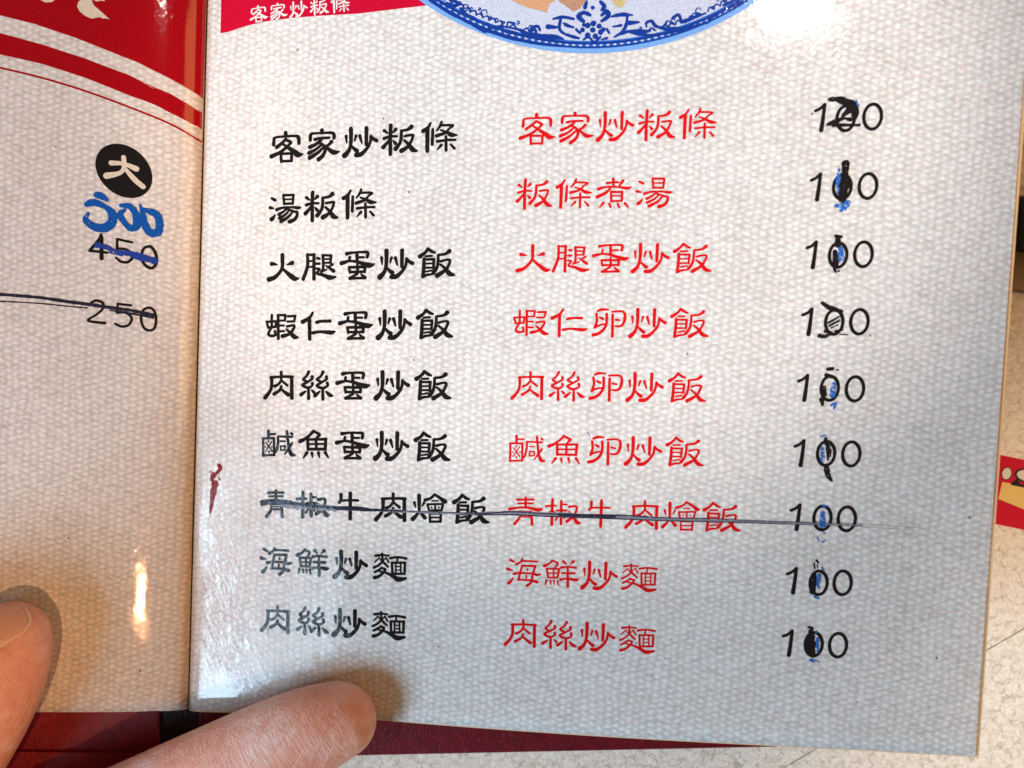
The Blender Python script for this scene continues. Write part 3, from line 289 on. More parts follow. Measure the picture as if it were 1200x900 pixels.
"scr":[[0,"k",[[[169.45,81.247,1.006],[171.029,81.337,1.149],[172.705,80.933,1.578],[174.4,80.176,1.864],[175.721,78.779,1.863],[175.677,77.222,1.434]],[[169.336,74.998,0.864],[170.811,75.73,0.863],[172.43,76.323,0.862]],[[170.038,74.795,0.719],[172.79,74.909,0.718],[176.912,74.976,0.645]],[[174.7,79.756,1.434],[174.219,78.617,1.721],[172.671,76.894,0.718],[174.905,76.36,0.861],[175.969,76.943,0.86]]]],[0,"b",[[[175.721,81.042,0.716],[176.064,79.916,1.146]]]],[1,"k",[[[174.228,65.266,1.51],[174.222,62.487,1.799],[174.16,58.917,2.161],[173.906,56.23,1.802]]]],[1,"b",[[[172.758,63.88,0.72],[172.652,61.023,1.081],[173.141,57.462,1.226]],[[172.61,54.765,1.082],[174.175,54.628,1.442],[175.167,55.37,1.801]],[[173.721,53.542,0.721],[174.735,53.927,0.865]]]],[2,"k",[[[172.894,47.063,0.867],[174.289,46.926,0.65]],[[173.456,46.361,1.228],[173.542,44.927,1.807]],[[172.956,43.11,1.302],[173.321,39.882,1.447]],[[173.039,38.791,0.796],[173.428,38.084,0.507]],[[174.111,38.288,0.434],[174.177,38.225,0.434]]]],[2,"b",[[[174.298,43.873,1.228],[174.794,41.372,0.94]],[[173.843,42.779,0.723],[174.145,40.63,0.579]]]],[3,"k",[[[170.668,30.005,0.93],[172.406,28.915,1.084],[175.427,28.072,0.773]],[[172.449,25.05,0.465],[174.952,26.702,0.541]],[[172.68,24.286,0.465],[175.01,25.739,0.464]],[[173.086,23.723,0.31],[174.708,24.566,0.31]],[[170.413,21.669,1.009],[171.726,21.533,0.776],[173.537,22.388,0.542]],[[171.832,22.894,0.775],[173.154,22.565,0.775]],[[175.407,22.199,0.31],[177.265,22.165,0.309]],[[174.244,22.999,0.465],[176.078,23.388,0.309]]]],[4,"k",[[[172.961,13.243,0.932],[174.071,13.375,0.776]],[[175.202,13.158,0.31],[175.58,13.06,0.31]],[[172.68,11.673,1.01],[174.005,11.35,0.854]],[[172.305,8.539,1.011],[172.792,6.615,0.855]],[[171.929,5.399,0.934],[172.196,4.047,0.623]]]],[4,"b",[[[174.678,9.439,1.165],[174.467,6.702,1.399]],[[174.256,3.962,0.544],[175.524,4.614,0.777],[175.047,3.224,0.544]]]],[5,"k",[[[173.482,-4.682,0.857],[173.738,-5.843,1.169]],[[174.157,-6.602,0.935],[174.365,-10.12,0.39]],[[174.107,-12.099,1.17],[174.596,-14.034,1.093],[175.612,-15.345,0.624]],[[174.95,-7.339,0.312],[174.879,-9.304,0.312]]]],[5,"b",[[[172.14,-4.173,0.468],[173.424,-3.707,0.39]],[[172.873,-7.07,1.092],[173.057,-10.2,1.249]]]],[6,"b",[[[173.937,-21.954,0.547],[175.072,-22.075,0.469]],[[173.866,-23.933,1.408],[174.051,-27.081,1.644]],[[174.73,-29.011,0.548],[174.531,-28.828,0.548]],[[172.923,-30.328,0.47],[173.345,-31.09,0.392]],[[174.307,-31.417,0.548],[174.846,-30.982,0.392]]]],[7,"k",[[[173.086,-36.317,0.515],[173.541,-36.841,0.441]],[[172.495,-37.106,0.331],[172.782,-38.389,0.331]],[[173.327,-37.416,0.221],[173.487,-38.335,0.221]],[[172.668,-40.076,1.031],[172.657,-42.316,1.326],[172.505,-44.57,1.18]]]],[7,"b",[[[174.604,-38.064,0.515],[174.988,-38.594,0.441]],[[174.008,-39.973,1.104],[173.786,-42.228,1.105],[174.226,-43.686,0.368]],[[173.288,-45.816,0.885],[174.015,-46.131,0.737]]]],[8,"k",[[[172.164,-53.963,0.517],[172.894,-54.276,0.886],[172.606,-55.427,0.887]],[[172.777,-56.539,1.7],[172.908,-58.783,2.07],[173.663,-61.35,1.109]]]],[8,"b",[[[173.999,-54.933,0.665],[174.187,-55.105,0.664]],[[174.568,-56.761,0.812],[174.765,-60.125,0.887]],[[173.197,-62.521,0.888],[174.824,-62.941,1.035]]]]],
"long_k":[[[21.89,-33.535,1.231],[25.802,-32.568,1.472],[31.783,-32.411,1.22],[40.765,-32.606,0.968],[53.314,-32.246,0.958],[61.923,-31.871,0.713],[64.355,-31.664,0.474]],[[79.944,-30.953,0.351],[87.0,-30.49,0.513],[93.953,-29.458,0.51],[103.165,-29.304,0.46],[114.492,-28.646,0.548],[124.543,-28.101,0.589],[133.393,-28.0,0.361],[145.388,-27.334,0.358],[160.463,-26.914,0.244],[177.431,-26.234,0.176],[187.939,-26.069,0.098],[199.017,-26.143,0.065]],[[79.968,-31.543,0.351],[93.991,-30.32,0.556],[103.197,-29.999,0.46],[116.778,-29.389,0.502],[133.433,-28.794,0.451],[151.915,-27.87,0.357],[166.894,-27.351,0.243],[179.577,-26.84,0.154],[187.983,-26.773,0.077],[196.347,-26.761,0.054]],[[65.572,-31.681,0.284],[75.188,-31.111,0.235],[81.124,-30.856,0.328]],[[44.566,-32.64,1.206],[55.792,-32.274,1.004]],[[106.589,-29.265,0.918],[121.222,-28.585,0.818]]],
"long_g":[[[27.915,-33.246,1.714],[45.827,-32.652,1.205],[63.145,-31.887,0.712],[81.134,-31.091,0.702],[93.974,-29.924,1.159],[116.756,-28.93,1.14],[132.312,-28.423,1.038],[154.051,-27.489,0.668],[173.232,-26.748,0.352],[183.768,-26.508,0.219]]],
"circle":[[-12.195,58.318],[-12.215,57.602],[-12.307,56.908],[-12.47,56.24],[-12.703,55.607],[-13.004,55.015],[-13.37,54.469],[-13.797,53.975],[-14.283,53.537],[-14.822,53.161],[-15.41,52.849],[-16.04,52.605],[-16.708,52.432],[-17.406,52.33],[-18.128,52.301],[-18.867,52.345],[-19.616,52.461],[-20.367,52.649],[-21.113,52.905],[-21.847,53.229],[-22.561,53.615],[-23.248,54.061],[-23.902,54.562],[-24.517,55.114],[-25.085,55.71],[-25.603,56.345],[-26.064,57.013],[-26.464,57.707],[-26.799,58.421],[-27.067,59.147],[-27.264,59.88],[-27.389,60.611],[-27.44,61.334],[-27.417,62.042],[-27.321,62.728],[-27.152,63.386],[-26.911,64.01],[-26.602,64.593],[-26.227,65.13],[-25.79,65.616],[-25.295,66.046],[-24.747,66.416],[-24.152,66.724],[-23.514,66.965],[-22.841,67.138],[-22.139,67.241],[-21.414,67.272],[-20.674,67.233],[-19.927,67.122],[-19.178,66.942],[-18.436,66.694],[-17.708,66.379],[-17.001,66.002],[-16.321,65.565],[-15.676,65.073],[-15.07,64.53],[-14.511,63.942],[-14.002,63.313],[-13.549,62.65],[-13.157,61.958],[-12.827,61.246],[-12.564,60.518],[-12.37,59.783],[-12.247,59.047]],
"big":[[[-23.169,61.793,1.444],[-19.859,61.779,1.084],[-16.427,60.589,1.57]],[[-19.897,63.565,1.325],[-19.724,60.773,1.205],[-20.942,59.079,1.205],[-24.352,58.141,1.805]],[[-19.549,60.606,0.964],[-16.93,57.681,1.45],[-14.514,55.698,1.331]]],
"e4":[[[-25.506,41.551,0.845],[-25.883,40.27,1.014],[-28.501,36.908,0.844]],[[-28.501,36.908,0.788],[-23.797,36.601,0.733]],[[-25.358,40.859,1.014],[-25.237,34.84,1.128]]],
"e5":[[[-21.203,40.59,0.734],[-17.19,39.869,0.735]],[[-21.148,40.537,0.734],[-21.146,37.87,0.734]],[[-21.146,37.87,0.734],[-19.009,37.851,0.735],[-17.394,36.959,0.849],[-16.968,35.716,0.906],[-18.134,34.242,0.792],[-20.001,34.279,0.735],[-21.36,35.33,0.678]]],
"e0":[[[-12.635,39.024,0.851],[-13.934,38.434,0.794],[-14.528,36.705,0.794],[-14.301,34.743,0.794],[-13.085,33.261,0.852],[-11.768,32.915,0.853],[-10.876,33.82,0.853],[-10.577,35.538,0.853],[-11.036,37.489,0.853],[-11.896,38.705,0.852],[-12.635,39.024,0.851]]],
"f2":[[[-28.358,21.544,0.798],[-26.723,22.926,0.726],[-24.634,22.302,0.8],[-24.737,20.555,0.727],[-26.435,18.879,0.654],[-28.548,17.113,0.726],[-23.967,16.668,0.801]]],
"f5":[[[-20.629,22.277,0.728],[-17.051,22.015,0.73]],[[-20.629,22.277,0.655],[-20.851,19.722,0.656]],[[-20.851,19.722,0.656],[-18.376,19.839,0.73],[-16.837,18.454,0.73],[-17.482,16.527,0.73],[-19.392,15.857,0.73],[-21.201,16.649,0.656]]],
"f0":[[[-12.282,21.596,0.732],[-13.752,20.792,0.732],[-14.31,18.354,0.732],[-13.508,15.832,0.732],[-12.072,15.091,0.733],[-10.743,15.812,0.734],[-10.327,18.178,0.734],[-10.92,20.787,0.733],[-12.282,21.596,0.732]]],
"bl500":[[[-26.934,52.634,1.684],[-25.726,52.428,1.966],[-24.1,51.412,1.125]],[[-29.424,49.841,1.571],[-27.562,50.507,2.078],[-24.595,49.429,1.406],[-22.687,47.728,2.252],[-22.635,45.213,2.535],[-24.475,43.568,2.534],[-27.426,43.68,2.249],[-29.742,45.503,1.685],[-29.105,47.212,1.011]],[[-20.333,50.053,1.127],[-17.937,49.926,1.693],[-16.302,47.846,2.034],[-15.971,44.78,2.262],[-17.541,43.838,1.865],[-19.303,45.413,1.693],[-20.548,47.578,1.691],[-19.244,48.918,0.959]],[[-15.255,50.721,0.565],[-14.602,48.521,1.414],[-14.009,45.47,2.152],[-12.514,43.037,2.269],[-10.435,43.182,2.273],[-10.027,45.753,2.102],[-10.935,48.222,2.099],[-14.225,49.334,1.301]]],
"blstr":[[[-26.519,38.555,1.577],[-23.558,38.017,1.297],[-21.392,36.873,1.412],[-18.187,36.773,1.584],[-15.518,36.082,1.983],[-11.294,35.068,1.876]],[[-22.997,36.785,0.677],[-19.773,36.12,0.791]]],
"st250":[[[-52.412,23.429,0.791],[-42.085,23.06,0.794],[-34.467,22.268,0.941],[-29.61,21.847,0.943],[-23.367,21.201,1.019],[-16.471,20.513,0.876],[-11.025,19.463,1.027]],[[-52.383,21.493,0.36],[-42.057,21.404,0.361],[-34.443,20.968,0.362],[-28.896,20.722,0.436]],[[-22.659,20.363,0.437],[-16.452,19.639,0.584],[-11.143,18.725,0.513]]],
"left_red":[[-153.319,139.219],[-153.572,95.262],[-119.558,101.404],[-89.158,103.694],[-67.024,102.597],[-53.552,100.357],[-44.496,98.699],[-33.658,95.762],[-22.202,92.006],[-10.873,87.739],[-3.812,84.53],[-0.405,82.538],[-0.327,81.961],[-0.24,100.905],[-0.264,124.931],[-0.379,158.119]],
"left_band":[[-153.596,91.001],[-119.553,97.102],[-89.125,99.35],[-66.968,97.986],[-53.481,95.547],[-42.135,93.159],[-30.704,90.179],[-19.253,86.645],[-8.017,82.415],[-0.417,78.581],[-0.411,73.65],[-7.897,77.047],[-19.133,81.034],[-30.601,84.898],[-42.045,87.906],[-53.395,89.739],[-66.896,91.98],[-89.079,93.164],[-119.545,90.977],[-153.631,84.934]],
"left_line":[[[-153.652,81.332,0.515],[-119.541,87.339,0.52],[-89.051,89.491,0.526],[-66.851,88.277,0.53],[-53.34,86.073,0.533],[-41.979,84.047,0.535],[-30.531,81.253,0.538],[-19.063,77.779,0.541],[-7.827,73.939,0.546],[-0.475,70.213,0.555]]],
"cal":[[[-43.533,108.761],[-42.91,105.328],[-41.484,104.738],[-39.789,104.983],[-38.842,105.928],[-38.899,109.119]],[[-33.137,104.329],[-32.821,105.636],[-31.31,106.804],[-31.366,109.713],[-29.666,109.85],[-29.314,106.38],[-28.717,104.968],[-26.697,103.378],[-24.384,101.401],[-25.526,101.659],[-26.261,101.482],[-26.951,101.895],[-28.082,101.571],[-29.212,101.248],[-30.93,101.873],[-32.372,102.929]],[[-29.205,106.622],[-27.886,106.028],[-27.042,106.389],[-25.904,106.308],[-25.393,109.038],[-29.359,108.709]]],
"ban":[[4.731,108.617],[4.812,100.715],[63.005,106.054],[69.556,106.717],[68.971,121.013],[4.383,124.366]],
"plate":{"outer":[[174.58,149.386],[174.345,146.856],[174.002,144.341],[173.551,141.847],[172.993,139.375],[172.328,136.93],[171.558,134.516],[170.682,132.137],[169.703,129.795],[168.621,127.496],[167.438,125.242],[166.155,123.036],[164.774,120.884],[163.296,118.787],[161.724,116.75],[160.059,114.776],[158.303,112.868],[156.46,111.029],[154.531,109.264],[152.519,107.574],[150.427,105.963],[148.257,104.433],[146.013,102.989],[143.698,101.631],[141.314,100.364],[138.865,99.188],[136.355,98.108],[133.787,97.125],[131.164,96.241],[128.491,95.459],[125.771,94.779],[123.009,94.205],[120.207,93.737],[117.372,93.376],[114.506,93.125],[111.613,92.985],[108.7,92.955],[105.769,93.038],[102.826,93.233],[99.875,93.542],[96.921,93.963],[93.968,94.498],[91.022,95.146],[88.088,95.907],[85.169,96.78],[82.273,97.764],[79.402,98.859],[76.563,100.062],[73.761,101.374],[71.0,102.791],[68.286,104.312],[65.623,105.934],[63.018,107.656],[60.474,109.475],[57.997,111.387],[55.591,113.39],[53.262,115.48],[51.014,117.654],[48.852,119.908],[46.78,122.237],[44.802,124.638],[42.923,127.106],[41.147,129.636],[39.477,132.224],[37.918,134.865],[36.472,137.553],[35.143,140.283],[33.933,143.05],[32.846,145.848],[31.883,148.671],[31.047,151.515],[30.34,154.373],[29.762,157.239]],
"white":[[173.51,149.539],[173.277,147.048],[172.939,144.573],[172.494,142.117],[171.944,139.684],[171.289,137.278],[170.53,134.903],[169.667,132.561],[168.703,130.257],[167.637,127.994],[166.471,125.775],[165.207,123.606],[163.847,121.488],[162.391,119.425],[160.843,117.421],[159.203,115.479],[157.474,113.603],[155.659,111.795],[153.759,110.058],[151.778,108.397],[149.718,106.813],[147.582,105.309],[145.372,103.889],[143.092,102.555],[140.746,101.31],[138.335,100.155],[135.864,99.094],[133.336,98.129],[130.754,97.261],[128.123,96.493],[125.446,95.827],[122.728,95.264],[119.971,94.806],[117.18,94.454],[114.36,94.209],[111.515,94.073],[108.648,94.046],[105.765,94.13],[102.869,94.324],[99.966,94.63],[97.061,95.047],[94.157,95.575],[91.259,96.215],[88.374,96.965],[85.504,97.826],[82.656,98.795],[79.834,99.874],[77.043,101.059],[74.288,102.35],[71.574,103.745],[68.906,105.242],[66.29,106.839],[63.729,108.533],[61.229,110.322],[58.795,112.203],[56.432,114.173],[54.144,116.228],[51.935,118.366],[49.811,120.582],[47.776,122.872],[45.834,125.232],[43.988,127.658],[42.244,130.145],[40.604,132.688],[39.073,135.284],[37.653,137.925],[36.347,140.608],[35.159,143.327],[34.092,146.077],[33.146,148.851],[32.325,151.645],[31.63,154.454],[31.062,157.27]],
"inner":[[169.891,150.06],[169.669,147.702],[169.346,145.36],[168.922,143.036],[168.399,140.734],[167.777,138.458],[167.056,136.211],[166.237,133.997],[165.321,131.818],[164.309,129.679],[163.203,127.583],[162.004,125.533],[160.714,123.532],[159.334,121.584],[157.865,119.692],[156.311,117.859],[154.672,116.088],[152.952,114.382],[151.152,112.745],[149.275,111.178],[147.324,109.686],[145.3,108.27],[143.208,106.932],[141.049,105.677],[138.827,104.506],[136.545,103.421],[134.206,102.424],[131.814,101.519],[129.371,100.705],[126.882,99.987],[124.351,99.364],[121.779,98.839],[119.173,98.414],[116.535,98.088],[113.87,97.865],[111.181,97.743],[108.473,97.726],[105.749,97.812],[103.015,98.003],[100.275,98.298],[97.532,98.699],[94.792,99.204],[92.059,99.814],[89.337,100.529],[86.631,101.347],[83.946,102.268],[81.286,103.291],[78.657,104.414],[76.062,105.637],[73.506,106.957],[70.994,108.373],[68.532,109.882],[66.122,111.483],[63.77,113.172],[61.481,114.948],[59.259,116.806],[57.107,118.745],[55.032,120.76],[53.036,122.848],[51.123,125.006],[49.299,127.23],[47.565,129.514],[45.927,131.856],[44.387,134.251],[42.949,136.693],[41.616,139.179],[40.39,141.704],[39.275,144.262],[38.272,146.849],[37.384,149.46],[36.612,152.089],[35.959,154.731],[35.425,157.381]],
"pale":[[174.714,149.367],[174.478,146.832],[174.134,144.313],[173.683,141.813],[173.124,139.336],[172.458,136.887],[171.686,134.468],[170.809,132.084],[169.828,129.738],[168.745,127.434],[167.559,125.175],[166.274,122.965],[164.89,120.808],[163.409,118.707],[161.834,116.666],[160.166,114.688],[158.407,112.776],[156.56,110.934],[154.628,109.164],[152.612,107.471],[150.516,105.856],[148.342,104.324],[146.093,102.876],[143.773,101.516],[141.385,100.245],[138.931,99.068],[136.416,97.985],[133.843,97.0],[131.215,96.114],[128.537,95.329],[125.812,94.648],[123.044,94.072],[120.237,93.603],[117.396,93.242],[114.524,92.99],[111.626,92.849],[108.706,92.819],[105.77,92.902],[102.82,93.097],[99.863,93.406],[96.903,93.828],[93.945,94.364],[90.992,95.013],[88.052,95.775],[85.128,96.649],[82.225,97.635],[79.348,98.732],[76.503,99.938],[73.695,101.252],[70.928,102.671],[68.208,104.195],[65.54,105.821],[62.929,107.547],[60.379,109.369],[57.897,111.285],[55.486,113.292],[53.152,115.387],[50.899,117.565],[48.731,119.824],[46.655,122.158],[44.673,124.564],[42.79,127.037],[41.01,129.573],[39.336,132.166],[37.773,134.813],[36.324,137.506],[34.992,140.242],[33.78,143.015],[32.69,145.819],[31.725,148.649],[30.887,151.499],[30.178,154.363],[29.599,157.235]]},"bands":[[[171.733,147.865],[171.5,145.97],[171.203,144.086],[170.843,142.214],[170.421,140.356],[169.935,138.513],[169.387,136.689],[168.776,134.884],[168.105,133.099],[167.372,131.338],[166.578,129.6],[165.725,127.889],[164.812,126.206],[163.84,124.552],[162.811,122.929],[161.725,121.339],[160.582,119.782],[159.384,118.262],[158.132,116.779],[156.827,115.335],[155.469,113.932],[154.06,112.57],[152.601,111.251],[151.093,109.978],[149.538,108.75],[147.937,107.57],[146.291,106.439],[144.601,105.358],[142.869,104.328],[141.096,103.351],[139.285,102.428],[137.436,101.559],[135.551,100.747],[133.631,99.991],[131.679,99.294],[129.696,98.655],[127.684,98.076],[125.645,97.558],[123.58,97.102],[121.491,96.707],[119.381,96.376],[117.25,96.108],[115.102,95.904],[112.938,95.765],[110.76,95.691],[108.57,95.682],[106.37,95.739],[104.163,95.863],[101.95,96.052],[99.734,96.308],[97.517,96.631],[95.3,97.02],[93.087,97.475],[90.88,97.997],[88.68,98.585],[86.49,99.238],[84.313,99.957],[82.15,100.74],[80.005,101.588],[77.878,102.499],[75.774,103.474],[73.693,104.51],[71.638,105.608],[69.612,106.767],[67.617,107.984],[65.655,109.26],[63.729,110.593],[61.84,111.982],[59.991,113.424],[58.185,114.92],[56.422,116.467],[54.707,118.064],[53.04,119.709],[51.424,121.4],[49.86,123.135],[48.351,124.913],[46.899,126.731],[45.506,128.588],[44.172,130.481],[42.901,132.408],[41.694,134.367],[40.551,136.355],[39.476,138.37],[38.469,140.41],[37.531,142.473],[36.664,144.555],[35.869,146.654],[35.147,148.768],[34.499,150.894],[33.926,153.029],[33.428,155.172],[32.624,155.127],[33.127,152.961],[33.707,150.801],[34.363,148.651],[35.093,146.513],[35.897,144.391],[36.774,142.285],[37.723,140.2],[38.742,138.137],[39.83,136.099],[40.985,134.088],[42.207,132.108],[43.493,130.159],[44.842,128.245],[46.251,126.368],[47.72,124.53],[49.246,122.732],[50.828,120.978],[52.463,119.268],[54.149,117.606],[55.884,115.991],[57.666,114.428],[59.493,112.916],[61.363,111.458],[63.273,110.054],[65.221,108.707],[67.205,107.418],[69.223,106.188],[71.271,105.018],[73.349,103.909],[75.453,102.861],[77.581,101.877],[79.73,100.957],[81.9,100.101],[84.086,99.31],[86.287,98.584],[88.5,97.925],[90.724,97.332],[92.955,96.806],[95.192,96.346],[97.432,95.954],[99.673,95.629],[101.913,95.372],[104.149,95.181],[106.38,95.058],[108.602,95.001],[110.815,95.011],[113.016,95.086],[115.203,95.228],[117.374,95.435],[119.526,95.707],[121.658,96.043],[123.769,96.443],[125.855,96.905],[127.915,97.43],[129.948,98.016],[131.951,98.662],[133.923,99.368],[135.862,100.132],[137.766,100.954],[139.634,101.833],[141.464,102.767],[143.254,103.755],[145.004,104.796],[146.71,105.889],[148.373,107.033],[149.99,108.226],[151.561,109.467],[153.084,110.754],[154.557,112.087],[155.98,113.463],[157.351,114.882],[158.67,116.341],[159.934,117.84],[161.144,119.377],[162.297,120.949],[163.394,122.556],[164.434,124.196],[165.415,125.868],[166.336,127.569],[167.198,129.298],[167.999,131.053],[168.739,132.833],[169.418,134.635],[170.034,136.459],[170.587,138.302],[171.077,140.163],[171.504,142.04],[171.867,143.932],[172.166,145.835],[172.402,147.75]],[[172.736,147.692],[172.5,145.768],[172.199,143.855],[171.834,141.954],[171.405,140.068],[170.913,138.197],[170.357,136.344],[169.738,134.511],[169.057,132.699],[168.313,130.91],[167.508,129.146],[166.642,127.408],[165.716,125.699],[164.731,124.019],[163.686,122.37],[162.584,120.754],[161.424,119.174],[160.209,117.629],[158.938,116.123],[157.613,114.655],[156.236,113.229],[154.806,111.845],[153.325,110.506],[151.795,109.211],[150.217,107.963],[148.591,106.764],[146.92,105.614],[145.205,104.515],[143.447,103.468],[141.648,102.474],[139.809,101.535],[137.931,100.652],[136.018,99.825],[134.069,99.056],[132.087,98.346],[130.074,97.696],[128.031,97.107],[125.96,96.579],[123.863,96.113],[121.742,95.711],[119.599,95.373],[117.435,95.099],[115.253,94.89],[113.055,94.747],[110.843,94.67],[108.619,94.66],[106.384,94.716],[104.142,94.84],[101.894,95.031],[99.642,95.29],[97.389,95.616],[95.138,96.009],[92.889,96.471],[90.646,96.999],[88.41,97.595],[86.185,98.257],[83.972,98.986],[81.774,99.781],[79.593,100.641],[77.432,101.566],[75.292,102.555],[73.177,103.607],[71.088,104.722],[69.028,105.898],[66.999,107.135],[65.004,108.431],[63.045,109.785],[61.124,111.195],[59.244,112.661],[57.407,114.181],[55.615,115.753],[53.869,117.376],[52.174,119.048],[50.53,120.766],[48.939,122.53],[47.404,124.338],[45.927,126.186],[44.509,128.074],[43.153,129.998],[41.859,131.957],[40.631,133.949],[39.469,135.971],[38.374,138.02],[37.35,140.094],[36.395,142.191],[35.513,144.309],[34.705,146.443],[33.97,148.593],[33.311,150.755],[32.727,152.927],[32.221,155.105],[31.657,155.074],[32.167,152.879],[32.755,150.69],[33.42,148.511],[34.16,146.345],[34.975,144.194],[35.865,142.06],[36.826,139.947],[37.859,137.856],[38.962,135.791],[40.134,133.754],[41.372,131.747],[42.676,129.773],[44.043,127.833],[45.473,125.931],[46.962,124.069],[48.509,122.248],[50.112,120.471],[51.769,118.739],[53.478,117.055],[55.237,115.42],[57.043,113.836],[58.895,112.305],[60.79,110.828],[62.726,109.407],[64.7,108.044],[66.711,106.738],[68.755,105.493],[70.831,104.308],[72.935,103.186],[75.067,102.126],[77.223,101.13],[79.401,100.199],[81.598,99.333],[83.813,98.533],[86.042,97.799],[88.284,97.132],[90.536,96.533],[92.796,96.001],[95.062,95.538],[97.33,95.142],[99.6,94.814],[101.868,94.554],[104.132,94.363],[106.391,94.239],[108.641,94.183],[110.882,94.194],[113.11,94.272],[115.324,94.417],[117.521,94.628],[119.7,94.905],[121.859,95.246],[123.995,95.652],[126.107,96.122],[128.192,96.654],[130.25,97.248],[132.277,97.904],[134.273,98.62],[136.235,99.395],[138.163,100.228],[140.053,101.119],[141.905,102.065],[143.717,103.067],[145.487,104.122],[147.214,105.229],[148.896,106.388],[150.533,107.596],[152.122,108.853],[153.663,110.158],[155.154,111.507],[156.593,112.902],[157.981,114.338],[159.314,115.816],[160.594,117.334],[161.817,118.89],[162.985,120.482],[164.094,122.109],[165.146,123.77],[166.138,125.462],[167.07,127.184],[167.942,128.934],[168.752,130.711],[169.501,132.513],[170.187,134.338],[170.81,136.184],[171.369,138.05],[171.865,139.933],[172.296,141.833],[172.663,143.747],[172.966,145.674],[173.203,147.611]]],
